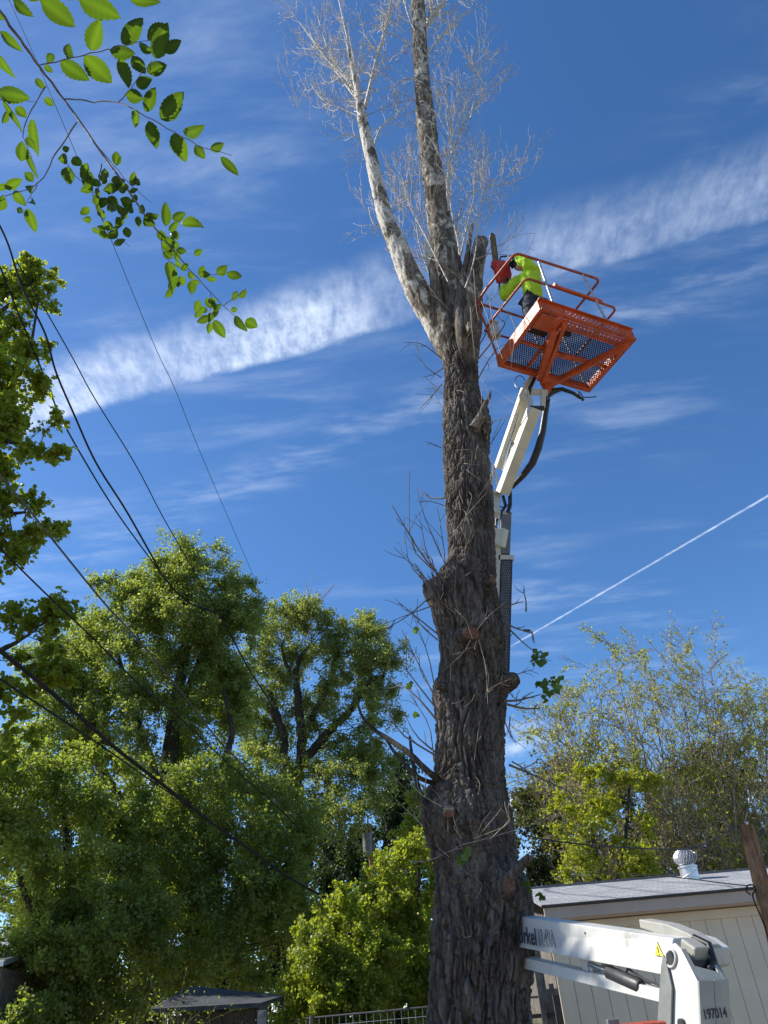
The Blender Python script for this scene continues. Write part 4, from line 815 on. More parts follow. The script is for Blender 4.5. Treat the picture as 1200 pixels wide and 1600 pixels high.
# ================================================================== WORKER AND CHAINSAW
def skin_mesh(name, joints, bones, mat_, parent, sub_=2):
    """joints: name -> (x, y, z, rx, ry); one continuous surface"""
    ks = list(joints); me = bpy.data.meshes.new(name); me.from_pydata([joints[k][:3] for k in ks], [(ks.index(a), ks.index(b_)) for a, b_ in bones], []); me.update()
    o = bpy.data.objects.new(name + '_tmp', me); col.objects.link(o); md = o.modifiers.new('skin', 'SKIN'); md.use_smooth_shade = True; md.branch_smoothing = .6
    if not me.skin_vertices: 
        bpy.context.view_layer.objects.active = o; 
    sv = me.skin_vertices[0].data if me.skin_vertices else None
    for i, k in enumerate(ks):
        sv[i].radius = (joints[k][3], joints[k][-1]); sv[i].use_root = (i == 0)
    s_ = o.modifiers.new('sub', 'SUBSURF'); s_.levels = sub_; s_.render_levels = sub_
    bpy.context.view_layer.update(); m2 = bpy.data.meshes.new_from_object(o.evaluated_get(bpy.context.evaluated_depsgraph_get()))
    bpy.data.objects.remove(o); m2.name = name; m2.materials.clear(); m2.polygons.foreach_set('use_smooth', np.ones(len(m2.polygons), bool)); return link(name, m2, mat_, parent)
FZ = H + .10
hip = atz(836, 472, 9.98); neck = atz(826, 421, 10.56); hd = atz(814, 414, 10.76)
fl = pl(.30, .42, .10); fr = pl(.62, .30, .10); kl = (fl + hip) / 2 + np.array([-.10, .0, .02]); kr = (fr + hip) / 2 + np.array([-.03, -.03, .02])
shr = atz(838, 424, 10.48); shl = atz(811, 436, 10.46); elR = atz(818, 424, 10.62) - np.array([0, .16, 0]); haR = atz(804, 401, 10.98)
elL = atz(786, 467, 10.32); haL = atz(789, 440, 10.62)
worker = empty('person', (hip[0], hip[1], FZ), 'person in lime hi-vis hoodie standing on the orange platform, raising a red chainsaw', 'person')
J = {'pel': (*hip, .10), 'spine': (*((hip * .55 + neck * .45) + [.02, .02, 0]), .125), 'chest': (*(hip * .2 + neck * .8), .165), 'neck': (*neck, .062), 'head': (*(neck * .35 + hd * .65), .085),
     'hl': (*(hip + (kl - hip) * .15 - e1 * .08), .082), 'kl': (*kl, .062), 'al': (*(fl + [0, 0, .09]), .045), 'tl': (*(fl - e1 * .14 + e2 * .03 + [0, 0, .05]), .04),
     'hr': (*(hip + (kr - hip) * .15 + e1 * .08), .082), 'kr': (*kr, .062), 'ar': (*(fr + [0, 0, .09]), .045), 'tr': (*(fr - e1 * .14 + e2 * .03 + [0, 0, .05]), .04),
     'sl': (*shl, .065), 'el': (*elL, .045), 'wl': (*(haL * .85 + elL * .15), .030), 'sr': (*shr, .065), 'er': (*elR, .048), 'wr': (*(haR * .85 + elR * .15), .030)}
B_ = [('pel', 'spine'), ('spine', 'chest'), ('chest', 'neck'), ('neck', 'head'), ('pel', 'hl'), ('hl', 'kl'), ('kl', 'al'), ('al', 'tl'), ('pel', 'hr'), ('hr', 'kr'), ('kr', 'ar'), ('ar', 'tr'), ('chest', 'sl'), ('sl', 'el'), ('el', 'wl'), ('chest', 'sr'), ('sr', 'er'), ('er', 'wr')]
skin_mesh('body', J, B_, M['skin'], worker)
def grown(d, keys, k_): return {k: (*d[k][:3], d[k][3] + k_) for k in keys}
hk = grown(J, ['pel', 'spine', 'chest', 'sl', 'el', 'wl', 'sr', 'er', 'wr', 'neck'], .030); hk['pel'] = (*(hip + [0, 0, -.03]), .150); hk['neck'] = (*(neck + (neck - hip) * -.02), .085)
hoodie = skin_mesh('hoodie', hk, [('pel', 'spine'), ('spine', 'chest'), ('chest', 'neck'), ('chest', 'sl'), ('sl', 'el'), ('el', 'wl'), ('chest', 'sr'), ('sr', 'er'), ('er', 'wr')], M['hivis'], worker)
hk = grown(J, ['pel', 'hl', 'kl', 'al', 'hr', 'kr', 'ar'], .030); hk['pel'] = (*(hip + [0, 0, .05]), .135); trousers = skin_mesh('trousers', hk, [('pel', 'hl'), ('hl', 'kl'), ('kl', 'al'), ('pel', 'hr'), ('hr', 'kr'), ('kr', 'ar')], M['navy'], worker)
for o_ in (hoodie, trousers):
    n_ = len(o_.data.vertices); V = np.empty(n_ * 3, np.float32); o_.data.vertices.foreach_get('co', V); V = V.reshape(-1, 3); NN = np.array([tuple(v_.normal) for v_ in o_.data.vertices])
    V = V + NN * (perlin(V * [9, 9, 16])[:, None] * .034 + (1 - np.abs(perlin(V * [14, 14, 22] + 8))[:, None] * 4).clip(0) * .010); o_.data.vertices.foreach_set('co', V.astype(np.float32).ravel()); o_.data.update()
for f_ in (fl, fr):
    bt_ = MB(); bt_.prism([(-.10, 0), (-.10, .10), (-.03, .13), (.05, .09), (.17, .06), (.19, .0)], f_ - e2 * .045 - Z * .005, -e1, Z, e2 * .09); bt_.build('boot', M['black'], worker, bevel=.02)
def ellipsoid(name, c_, rx, ry, rz, up, m_, parent, fwd=(0, 1, 0), front=None):
    b = bmesh.new(); bmesh.ops.create_uvsphere(b, u_segments=28, v_segments=18, radius=1)
    up = nrm(np.asarray(up, float)); fw = nrm(np.asarray(fwd) - up * (np.asarray(fwd) @ up)); rt = np.cross(fw, up)
    for v_ in b.verts:
        x_, y_, z_ = v_.co
        if front: x_, y_, z_ = front(x_, y_, z_)
        v_.co = Vector(np.asarray(c_) + rt * x_ * rx + fw * y_ * ry + up * z_ * rz)
    me = bpy.data.meshes.new(name); b.to_mesh(me); b.free(); me.polygons.foreach_set('use_smooth', np.ones(len(me.polygons), bool)); return link(name, me, mat_ if False else m_, parent)
hup = nrm(hd - neck + np.array([0, 0, .2])); look = nrm(haL * .5 + haR * .5 - hd + np.array([0, 0, .1]))
def face(x_, y_, z_):
    if z_ < 0: x_ *= 1 + .25 * z_; y_ *= 1 + .10 * z_
    if y_ > .6 and abs(x_) < .22 and -.35 < z_ < .15: y_ += .18 * (1 - abs(x_) / .22)
    return x_, y_, z_
ellipsoid('head', hd, .078, .095, .118, hup, M['skin'], worker, look, face)
capm = MB()
ellipsoid('cap', hd + hup * .028 - look * .008, .093, .108, .105, hup, M['cap'], worker, look, lambda x_, y_, z_: (x_, y_, max(z_, -.38)))
MB().cbox(hd + look * .13 + hup * .03, .13, .10, .012, ax=nrm(np.cross(look, hup)), ay=nrm(look - hup * (look @ hup)), az=hup).build('cap_peak', M['cap'], worker, bevel=.004)
em = MB(); sdv = nrm(np.cross(look, hup)); 
for s_ in (-1, 1): em.tube([hd + sdv * s_ * .078, hd + sdv * s_ * .112], .036, 14)
em.tube([hd + sdv * .1 * math.cos(q) + hup * .145 * math.sin(q) for q in np.linspace(0, math.pi, 12)], .007, 6); em.build('ear_defenders', M['black'], worker, smooth=True)
# hood folded behind the neck
ellipsoid('hood', neck - look * .08 + [0, 0, .0], .12, .075, .075, (0, 0, 1), M['hivis'], worker, look)
def hand(name, c_, wrist, grip_dir, curl):
    """palm plus five bent fingers closed round a handle running along grip_dir"""
    ax = nrm(np.asarray(c_) - wrist); g_ = nrm(grip_dir - ax * (grip_dir @ ax)); cu_ = nrm(np.cross(ax, g_)) * curl; jt = {'w': (*wrist, .027), 'p': (*(np.asarray(c_) - ax * .01), .034)}; bn = [('w', 'p')]
    for i, (o_, ln_) in enumerate(((-.030, .070), (-.010, .080), (.012, .075), (.032, .060))):
        b0_ = c_ + g_ * o_ + ax * .025; j1 = b0_ + ax * ln_ * .35 + cu_ * .012; j2 = j1 + ax * ln_ * .05 + cu_ * ln_ * .42; j3 = j2 - ax * ln_ * .32 + cu_ * .006
        for k_, p_ in enumerate((b0_, j1, j2, j3)): jt[f'f{i}{k_}'] = (*p_, (.012, .0105, .0095, .008)[k_])
        bn += [('p', f'f{i}0'), (f'f{i}0', f'f{i}1'), (f'f{i}1', f'f{i}2'), (f'f{i}2', f'f{i}3')]
    t0 = c_ - g_ * .035 - ax * .01; t1 = t0 - g_ * .022 + ax * .02 + cu_ * .015; t2 = t1 + ax * .022 + cu_ * .022
    for k_, p_ in enumerate((t0, t1, t2)): jt[f't{k_}'] = (*p_, (.014, .0115, .0095)[k_])
    bn += [('p', 't0'), ('t0', 't1'), ('t1', 't2')]; return skin_mesh(name, jt, bn, M['glove'], worker, 2)
hand('glove', haR, haR * .86 + elR * .14, np.array([.6, .5, .2]), 1); hand('glove', haL, haL * .86 + elL * .14, np.array([.2, .8, .3]), -1)
# chainsaw
sc_ = atz(783, 421, 10.86); tip = atz(774, 357, 11.36); su = nrm(tip - sc_); sw = nrm(np.cross(su, [.3, -1, 0])); sn = nrm(np.cross(sw, su)); 
saw = empty('chainsaw', sc_, 'red chainsaw with its dark bar pointing straight up beside the cut stub', 'chainsaw')
q = MB(); body_ = [(-.09, -.20), (.10, -.22), (.15, -.10), (.13, .06), (.05, .13), (-.07, .12), (-.11, .0)]
q.prism(body_, sc_ - sn * .055, sw, su, sn * .11); q.build('saw_body', M['sawred'], saw, bevel=.02)
q = MB(); q.prism([(-.10, .04), (.01, .02), (.02, .15), (-.09, .16)], sc_ - sn * .09, sw, su, sn * .05)
for i in range(5): q.bar(sc_ + sw * (-.09 + .022 * i) - sn * .10 + su * .05, sc_ + sw * (-.09 + .022 * i) - sn * .10 + su * .15, .008, .01)
q.build('clutch_cover', M['sawred'], saw, bevel=.006)
q = MB(); q.prism([(-.075, .10), (.0, .10), (.008, .50), (-.005, .545), (-.035, .565), (-.06, .545), (-.078, .50)], sc_ - sn * .06, sw, su, sn * .008); q.build('guide_bar', M['sawbar'], saw, bevel=.002)
q = MB(); ol = [(-.078, .10), (-.082, .50), (-.062, .553), (-.035, .573), (-.002, .552), (.012, .50), (.004, .10)]
q.tube([sc_ + sw * a + su * b - sn * .056 for a, b in ol], .009, 6); q.build('chain', M['darkgrey'], saw)
q = MB(); q.tube([sc_ + sw * a + su * b - sn * c for a, b, c in ((-.10, .02, .05), (-.09, .09, .12), (.03, .13, .14), (.12, .12, .08), (.14, .10, -.03), (.12, .02, -.07))], .013, 10)
q.tube([sc_ + sw * a + su * b for a, b in ((.10, -.18), (.08, -.30), (-.02, -.36), (-.08, -.30), (-.06, -.18))], .015, 10)
q.tube([sc_ + sw * .04 + su * .14 - sn * .09, sc_ + sw * .04 + su * .2 - sn * .02, sc_ + sw * .12 + su * .19 + sn * .03], .013, 8); q.build('handles', M['black'], saw, smooth=True)
q = MB(); q.tube([sc_ + sw * .02 - su * .06 - sn * .06, sc_ + sw * .02 - su * .06 - sn * .085], .05, 18).tube([sc_ + sw * .08 + su * .0 - sn * .05, sc_ + sw * .08 + su * .0 - sn * .075], .03, 14); q.build('starter_cover', M['darkgrey'], saw, smooth=True)

# ================================================================== WIRES
def wire(label, px, D0, D1, r, m_='wire', extra=None):
    P_ = np.array(px, float); s_ = np.concatenate([[0], np.cumsum(np.linalg.norm(np.diff(P_, axis=0), axis=1))]); f_ = s_ / s_[-1]
    Q_ = smoothline([at(x, y, 1 / (1 / D0 * (1 - k_) + k_ / D1)) for (x, y), k_ in zip(P_, f_)], max(24, len(P_) * 6)); mb = MB(); mb.tube(Q_, r, 8)
    if extra is not None: mb.tube(Q_[extra:extra + 2], r * 2.2, 8)
    o = mb.build('power_line', M[m_], None, smooth=True); return tag(o, label, 'cable', 'overhead lines')
wire('black line curving steeply down past the left edge, lowest of the trio near the maple', [(-30, 350), (0, 417), (28, 488), (70, 590), (94, 650), (130, 716), (182, 800), (245, 887), (257, 903)], 7.5, 17, .016)
wire('thickest of the three steep black lines at upper left, ending beyond the poplar crown', [(-12, 330), (12, 380), (35, 450), (70, 520), (87, 580), (115, 646), (150, 723), (196, 796), (238, 870), (257, 903), (293, 940), (337, 958), (352, 977), (389, 1046), (422, 1098), (436, 1145)], 7.5, 19, .018)
wire('thin black line with a small splice crossing the white cloud band', [(26, 408), (42, 436), (77, 495), (115, 562), (147, 621), (210, 723), (252, 803), (280, 852), (341, 958)], 8, 18, .011)
wire('very thin line from the elm branch down to the right of the poplar', [(-6, -40), (14, 0), (52, 84), (77, 143), (119, 241), (175, 378), (241, 539), (273, 607), (315, 712), (395, 898), (415, 950)], 6, 22, .006)
wire('grey line crossing the poplar, second from the top where it meets the left edge', [(-20, 718), (0, 742), (45, 796), (87, 849), (161, 940), (205, 988), (279, 1076), (348, 1164), (433, 1248), (495, 1325), (542, 1370)], 7, 24, .013, 'wiregrey')
wire('thin black line across the poplar between the grey line and the thick cable', [(-20, 835), (0, 857), (73, 929), (147, 999), (220, 1072), (279, 1120), (352, 1189), (436, 1263), (500, 1330)], 7.5, 19, .011)
wire('very thick black cable sagging diagonally across the lower left foliage', [(-20, 1000), (0, 1017), (55, 1061), (128, 1123), (183, 1171), (249, 1222), (345, 1296), (400, 1334), (450, 1370), (505, 1400), (545, 1414)], 6, 19, .020)
wire('thin line just under the thick cable at lower left', [(-20, 1045), (0, 1061), (73, 1109), (161, 1167), (235, 1219), (300, 1262)], 6.3, 13, .010)
wire('thin service line slung from the trunk to the short wooden post above the roof', [(815, 1304), (860, 1313), (920, 1320), (990, 1325), (1046, 1327), (1080, 1325), (1112, 1314), (1140, 1297), (1156, 1289)], 8.4, 8.0, .008, 'wiregrey')
wire('faint line crossing dark leaves left of the far pole', [(395, 1354), (455, 1336), (512, 1317), (565, 1308)], 22, 26, .010, 'wiregrey')
o = MB(); Pw = [at(x, y, 8.0) for x, y in ((1163, 1290), (1183, 1289), (1194, 1299), (1188, 1306))]; o.tube(smoothline(Pw, 16), .009, 8)
tag(o.build('wire_loop', M['wiregrey'], None, smooth=True), 'grey wire end curling off the top of the short wooden post', 'cable')
o = MB(); Pw = smoothline([at(x, y, 7.98) for x, y in ((1173, 1398), (1166, 1392), (1168, 1384), (1176, 1383), (1181, 1390), (1176, 1398), (1180, 1412), (1192, 1440), (1202, 1468))], 40); o.tube(Pw, .007, 8)
tag(o.build('hanging_cable', M['wire'], None, smooth=True), 'black cable looped by the roof corner and hanging down the siding', 'cable')
o = MB(); o.tube([at(x, y, d_) for x, y, d_ in ((925, 1364, 12.2), (1020, 1367, 11.7), (1078, 1373, 11.3), (1130, 1380, 10.6), (1168, 1384, 9.0))], .008, 6)
tag(o.build('roof_cable', M['wire'], None, smooth=True), 'thin black cable lying across the grey shingle roof', 'cable')
# short leaning post
pole = empty('wooden_post', (*at(1192, 1470, 8.0)[:2], 0), 'short leaning brown wooden post in front of the shed roof at right', 'post')
a, b_ = at(1166, 1289, 8.0), at(1203, 1430, 8.0); d = nrm(b_ - a); bt0 = a + d * (a[2] / -d[2])
bark_tube('post_shaft', smoothline([bt0, b_, a], 40), np.linspace(.085, .072, 40), M['woodpole'], pole, seg=48, amp=.05, fq=9, lump=.03, rows=160)
MB().tube([a - d * .01 + [-.02, -.06, 0], a - d * .0 + [-.02, -.085, 0]], .014, 8).build('insulator', M['galv'], pole)
# far utility pole with a transformer
fp = empty('utility_pole', (*at(585, 1400, 28)[:2], 0), 'far brown utility pole with a grey transformer can among dark trees', 'utility pole')
a = at(576, 1288, 28); MB().tube([[a[0] + .25, a[1], 0], a], .14, 12, .10).build('pole_shaft', M['woodpole'], fp, smooth=True)
c_ = at(575, 1338, 27.8); MB().tube([c_ - [0, 0, .0], c_ + [0, 0, .75]], .16, 16).build('transformer', M['grey'], fp, smooth=True)
MB().bar(at(571, 1333, 28), at(592, 1331, 28), .1, .1).build('crossarm', M['woodgrey'], fp)

# ================================================================== FENCES, OUTBUILDINGS AT LEFT, CAR
fn = empty('wire_fence', (*at(580, 1600, 12)[:2], 0), 'low wire fence with a thin top rail behind the big trunk', 'fence')
r0_, r1_ = at(478, 1591, 12.4), at(700, 1571, 11.8); r1_[2] = r0_[2] = (r0_[2] + r1_[2]) / 2; fd = nrm(r1_ - r0_); r2_ = at(470, 1592, 12.4); ext = r1_ + fd * 2.0
MB().tube([r0_, ext], .014, 8).build('top_rail', M['darkgrey'], fn, smooth=True)
wm_ = MB(); Lf = np.linalg.norm(ext - r0_); hf = r0_[2] - .1; x_ = 0
while x_ < Lf: wm_.bar(r0_ + fd * x_ - Z * .01, r0_ + fd * x_ - Z * hf, .004, .004, up=(0, 1, 0)); x_ += .10
for i in range(9): wm_.bar(r0_ - Z * (.1 + i * .17), ext - Z * (.1 + i * .17), .004, .004)
wm_.build('wire_mesh', M['galv'], fn)
for k_ in (0.02, .5, .99): p_ = r0_ + (ext - r0_) * k_; MB().tube([[p_[0], p_[1], 0], p_ + Z * .03], .03 if k_ < .1 else .02, 10).build('fence_post', M['woodgrey'] if k_ < .1 else M['darkgrey'], fn)
bf = empty('board_fence', (*at(850, 1600, 10.2)[:2], 0), 'weathered grey board fence beside the left end of the cream building', 'fence')
pb = MB()
for i in range(5): q_ = at(846 + i * 6.2, 1560, 10.15 + .06 * i); pb.box((q_[0] - .03, q_[1], 0), (.058, 0, 0), (0, .02, 0), (0, 0, 2.62 - .75 * (i > 1) + .05 * (i % 2)))
pb.build('boards', M['woodgrey'], bf, bevel=.003)
q_ = at(866, 1560, 10.1); MB().box((q_[0] - .02, q_[1] - .06, 0), (.07, 0, 0), (0, .05, 0), (0, 0, 1.8)).build('fence_post', M['darkwood'], bf)
q_ = at(836, 1576, 10.2); MB().bar([q_[0] - .8, q_[1], 1.62], [q_[0] + .25, q_[1], 1.62], .03, .04).build('rail', M['darkwood'], bf)
sx = empty('garden_shed', (*at(330, 1600, 12)[:2], 0), 'dark old wooden shed with a sagging grey roof in the shade at lower left', 'shed')
w0, w1 = at(262, 1600, 12.0), at(402, 1600, 12.0); xa, xb = w0[0], w1[0]
qb = MB(); x_ = xa
while x_ < xb: qb.box((x_, 12, 0), (.14, 0, 0), (0, .03, 0), (0, 0, 1.98)); x_ += .15
qb.build('walls', M['darkwood'], sx)
for fx in (.35, .78): MB().box((xa + (xb - xa) * fx, 11.96, 1.30), (.33, 0, 0), (0, .03, 0), (0, 0, .48)).build('window', M['grey'], sx)
rl, rr_ = at(262, 1527, 12.6), at(404, 1556, 11.7); ZR = 2.28
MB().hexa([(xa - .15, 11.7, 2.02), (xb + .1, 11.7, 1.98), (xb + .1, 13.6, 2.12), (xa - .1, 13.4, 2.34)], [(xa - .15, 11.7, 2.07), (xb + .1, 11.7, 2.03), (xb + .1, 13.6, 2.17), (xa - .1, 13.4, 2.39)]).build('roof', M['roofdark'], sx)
q_ = at(410, 1580, 11.6); MB().cbox((q_[0], q_[1], 1.86), .11, .06, .16).tube([(q_[0], q_[1] - .03, 1.89), (q_[0], q_[1] - .05, 1.89)], .035, 12).build('meter_box', M['grey'], sx, bevel=.005)
MB().cbox((q_[0], q_[1] + .08, 1.0), .10, .08, 2.0).build('corner_post', M['darkwood'], sx)
hx = empty('neighbour_house', (*at(-20, 1600, 13)[:2], 0), 'pale house roof corner just showing at the left edge behind leaves', 'house')
q_ = at(8, 1492, 13); MB().hexa([(q_[0] - 3, 13, q_[2] - .15), (q_[0], 13, q_[2] - .15), (q_[0] - .2, 16, q_[2] + .5), (q_[0] - 3, 16, q_[2] + .5)], [(q_[0] - 3, 13, q_[2] - .08), (q_[0], 13, q_[2] - .08), (q_[0] - .2, 16, q_[2] + .58), (q_[0] - 3, 16, q_[2] + .58)]).build('roof', M['galv'], hx)
MB().box((q_[0] - 2.9, 13.2, 0), (2.8, 0, 0), (0, 2.6, 0), (0, 0, q_[2] - .16)).build('wall', M['woodgrey'], hx)
car = empty('parked_car', (*at(622, 1600, 17)[:2], 0), 'dark blue-grey car parked beyond the wire fence, only its roof showing', 'car')
cx_, cy_ = at(622, 1600, 17)[:2]
MB().prism([(-2.1, .35), (-2.1, .85), (-1.1, 1.0), (-.6, 1.62), (.9, 1.64), (1.6, 1.1), (2.1, 1.0), (2.1, .35)], (cx_, cy_, 0), (1, 0, 0), Z, (0, 1.7, 0)).build('car_body', M['carpaint'], car, bevel=.06)
for s_ in (0,): MB().prism([(-.98, 1.02), (-.55, 1.55), (.85, 1.57), (1.4, 1.1)], (cx_, cy_ - .004, 0), (1, 0, 0), Z, (0, .01, 0)).build('side_window', M['glass'], car)
for s_ in (-1.3, 1.3): MB().tube([(cx_ + s_, cy_ - .02, .33), (cx_ + s_, cy_ + .2, .33)], .33, 24).build('wheel', M['tyre'], car, smooth=True)
# tall weeds
def grass(x0, x1, y0, y1, n, h0, h1, seed=0):
    P_ = np.stack([rng.uniform(x0, x1, n), rng.uniform(y0, y1, n), np.zeros(n)], 1); h_ = rng.uniform(h0, h1, n)[:, None]; a_ = rng.uniform(0, 6.28, n); s_ = np.stack([np.cos(a_), np.sin(a_), 0 * a_], 1) * .006
    ln_ = rng.normal(size=(n, 3)) * [.13, .13, 0] * h_; V = np.stack([P_ - s_, P_ + s_, P_ + s_ * .8 + ln_ * .4 + Z * h_ * .6, P_ - s_ * .8 + ln_ * .4 + Z * h_ * .6, P_ + ln_ + Z * h_], 1)
    i = np.arange(n) * 5; F_ = np.concatenate([np.stack([i, i + 1, i + 2], 1), np.stack([i, i + 2, i + 3], 1), np.stack([i + 3, i + 2, i + 4], 1)]); return V.reshape(-1, 3), F_, np.repeat(rng.uniform(0, 1, n), 5)
g1_ = grass(-2.2, 1.2, 12.5, 16, 9000, .9, 1.75); g2_ = grass(1.0, 2.2, 10.9, 15, 9000, 1.0, 1.75)
tag(mesh_np('tall_grass', np.vstack([g1_[0], g2_[0]]), np.vstack([g1_[1], g2_[1] + len(g1_[0])]), M['grassblade'], rnd=np.concatenate([g1_[2], g2_[2]])), kind='stuff')

# ================================================================== TREES
def thing_tree(name, x, D, label, cat='tree', group=None):
    return empty(name, (*at(x, 1600, D)[:2], 0), label, cat, group)
# big poplar at left
t1 = thing_tree('poplar_tree', 250, 20, 'tall broad bright green poplar with a domed top, left of centre')
lb = [lobe(*a) for a in ((300, 900, 20, 48), (275, 872, 20, 24), (330, 920, 20, 50), (372, 930, 19.5, 28), (250, 925, 20, 45), (170, 935, 19.5, 32), (205, 965, 19.5, 48), (125, 985, 19, 42), (280, 990, 20, 75), (350, 1000, 20, 50), (375, 960, 19.6, 28), (100, 1040, 19, 40),
     (180, 1050, 19, 65), (290, 1080, 20, 80), (350, 1080, 20, 45), (120, 1120, 18.5, 60), (220, 1150, 19, 85), (320, 1170, 19.5, 60), (60, 1160, 18, 50))]
C, PR = crown(lb, 195000, .072, M['leafpop'], t1, puff=(.45, .95), per=2.6, gap=-.02, name='crown')
rt = limbs([[(230, 1700, 19.5, 22), (240, 1400, 19.5, 17), (262, 1200, 19.6, 13), (285, 1050, 19.8, 9), (298, 930, 20, 4)], [(255, 1260, 19.6, 9), (215, 1130, 19.3, 6), (180, 1010, 19.4, 3)], [(272, 1120, 19.8, 7), (320, 1020, 20, 5), (355, 960, 19.8, 2.5)], [(245, 1330, 19.5, 8), (160, 1200, 19, 5), (115, 1090, 18.8, 3)], [(340, 1260, 19, 7), (355, 1180, 19, 6), (362, 1140, 19, 4), (350, 1080, 19.3, 2.5)]], M['barkgrey'], t1)
twigs_to(C, rt, .012, t1, M['barkgrey'], frac=.35)
# lower bushy trees at left, separate crowns
t2 = thing_tree('elm_tree', 90, 15, 'dense mid-green bushy tree filling the lower left corner')
lb = [lobe(*a) for a in ((60, 1230, 15, 65), (150, 1240, 15.5, 75), (20, 1330, 14.5, 80), (120, 1350, 15, 90), (60, 1450, 14, 90), (170, 1450, 14.5, 85), (30, 1560, 13.5, 80), (130, 1560, 14, 80), (225, 1330, 16, 60), (215, 1500, 14.5, 55), (-30, 1250, 14, 60))]
C, PR = crown(lb, 140000, .062, M['leaflow'], t2, puff=(.35, .75), per=2.4, gap=.02)
rt = limbs([[(95, 1750, 14.5, 18), (100, 1550, 14.5, 14), (110, 1400, 14.8, 9), (100, 1270, 15, 4)], [(105, 1480, 14.6, 9), (180, 1380, 15, 6), (190, 1290, 15.4, 3)], [(100, 1520, 14.5, 8), (40, 1400, 14.3, 5), (20, 1300, 14.5, 3)]], M['barkgrey'], t2)
twigs_to(C, rt, .010, t2, M['barkgrey'], frac=.3)
t3 = thing_tree('elm_tree', 350, 17.5, 'shaded green tree between the big poplar and the yellow-green shrub')
lb = [lobe(*a) for a in ((300, 1260, 17.5, 80), (380, 1300, 17.5, 75), (270, 1370, 17, 85), (360, 1400, 17, 85), (430, 1400, 17.5, 55), (300, 1470, 16.5, 70), (390, 1480, 17, 65), (440, 1320, 18, 50), (440, 1490, 17, 40), (260, 1450, 16, 60))]
C, PR = crown(lb, 105000, .066, M['leaflow'], t3, puff=(.35, .8), per=2.4, gap=.05)
rt = limbs([[(345, 1750, 17, 14), (345, 1550, 17, 11), (340, 1400, 17.2, 8), (320, 1280, 17.5, 4)], [(345, 1470, 17, 7), (395, 1380, 17.3, 5), (400, 1300, 17.5, 3)], [(345, 1500, 17, 6), (290, 1420, 16.8, 4)]], M['barkgrey'], t3)
twigs_to(C, rt, .012, t3, M['barkgrey'], frac=.3)
# long grassy shoots at the foot of it
sp = thing_tree('bush', 250, 11.5, 'airy light bush of thin arching shoots in front of the old shed', 'bush'); lines = []; tips = []
for i in range(46): a = at(rng.uniform(190, 270), 1640, 11.3); grow([a[0], a[1] + rng.uniform(-.3, .3), .2], [rng.normal() * .35 + .12, rng.normal() * .2, 1], rng.uniform(1.2, 1.9), .007, 1, lines, tips, up=.02, nch=(3, 6), jit=.07, ratio=.35)
tubes('stems', lines, M['grassblade'], sp, sides=3)
C = np.array(tips); C = C[rng.choice(len(C), min(len(C), 6000), replace=False)] + rng.normal(size=(min(len(C), 6000), 3)) * .05; A_ = leaves(C, rng.normal(size=C.shape) + Z, .05, .35); mesh_np('foliage', A_[0], A_[1], M['leafshrub'], sp, rnd=A_[2])
# centre cottonwood with visible limbs
t4 = thing_tree('cottonwood_tree', 465, 27, 'airy cottonwood with dark forking limbs standing between the poplar and the big trunk')
lb = [lobe(*a) for a in ((425, 968, 27, 30), (462, 958, 27, 28), (500, 966, 27, 32), (540, 985, 27, 34), (570, 978, 27, 24), (600, 1010, 26.5, 28), (430, 1010, 27, 32), (480, 1010, 27, 30), (555, 1030, 27, 38), (592, 1050, 26.5, 30), (520, 1050, 27, 24), (405, 1050, 27, 28), (440, 1070, 27.5, 28),
     (385, 1100, 27, 22), (490, 1095, 27.5, 22), (545, 1090, 27, 30), (590, 1090, 26.5, 22), (410, 1165, 27, 24), (440, 1120, 27.5, 18), (510, 1150, 27, 30), (560, 1150, 27, 38), (600, 1180, 27, 28), (540, 1195, 26.5, 34), (495, 1225, 26, 34), (420, 1230, 26, 34), (460, 1260, 25.5, 36), (570, 1230, 26, 34), (520, 1270, 25.5, 36), (390, 1200, 26, 24), (400, 1130, 27, 18), (425, 1200, 26.5, 22), (375, 1060, 27, 18), (450, 1175, 28, 20), (605, 1130, 26.5, 22), (575, 1140, 26.5, 24))]
C, PR = crown([(a_, b_ * 1.14) for a_, b_ in lb], 125000, .080, M['leafmid'], t4, puff=(.40, .85), per=2.0, gap=.02, gapf=.8)
rt = limbs([[(470, 1500, 27, 12), (468, 1300, 27, 10.5), (464, 1230, 27, 10), (445, 1188, 27, 7), (442, 1146, 27, 6.5), (421, 1107, 27, 6), (400, 1089, 27, 4)], [(466, 1215, 27, 9), (472, 1161, 27, 8), (469, 1122, 27, 7), (463, 1062, 27, 5), (469, 1029, 27, 3.5), (487, 1005, 27, 2.5)],
     [(473, 1150, 27, 6), (496, 1104, 27, 5), (517, 1059, 27, 4.5), (524, 1029, 27, 3)], [(470, 1200, 27, 8), (481, 1182, 27, 7.5), (517, 1140, 26.8, 6.5), (547, 1110, 26.8, 5.5), (575, 1066, 26.6, 4), (600, 1056, 26.5, 2.5)], [(463, 1062, 27, 4), (448, 1040, 27, 3), (440, 1010, 27, 2)], [(437, 1130, 27, 5), (425, 1090, 27, 4), (410, 1072, 27, 2.5)],
     [(412, 1230, 27.5, 5), (403, 1190, 27.5, 5), (398, 1150, 27.5, 3), (396, 1120, 27.5, 2)], [(403, 1195, 27.5, 4), (388, 1155, 27.5, 3), (372, 1140, 27.5, 1.5)], [(404, 1190, 27.5, 3.5), (420, 1150, 27.5, 2)]], M['barkgrey'], t4)
twigs_to(C, rt, .014, t4, M['barkgrey'], frac=.7)
lines = []
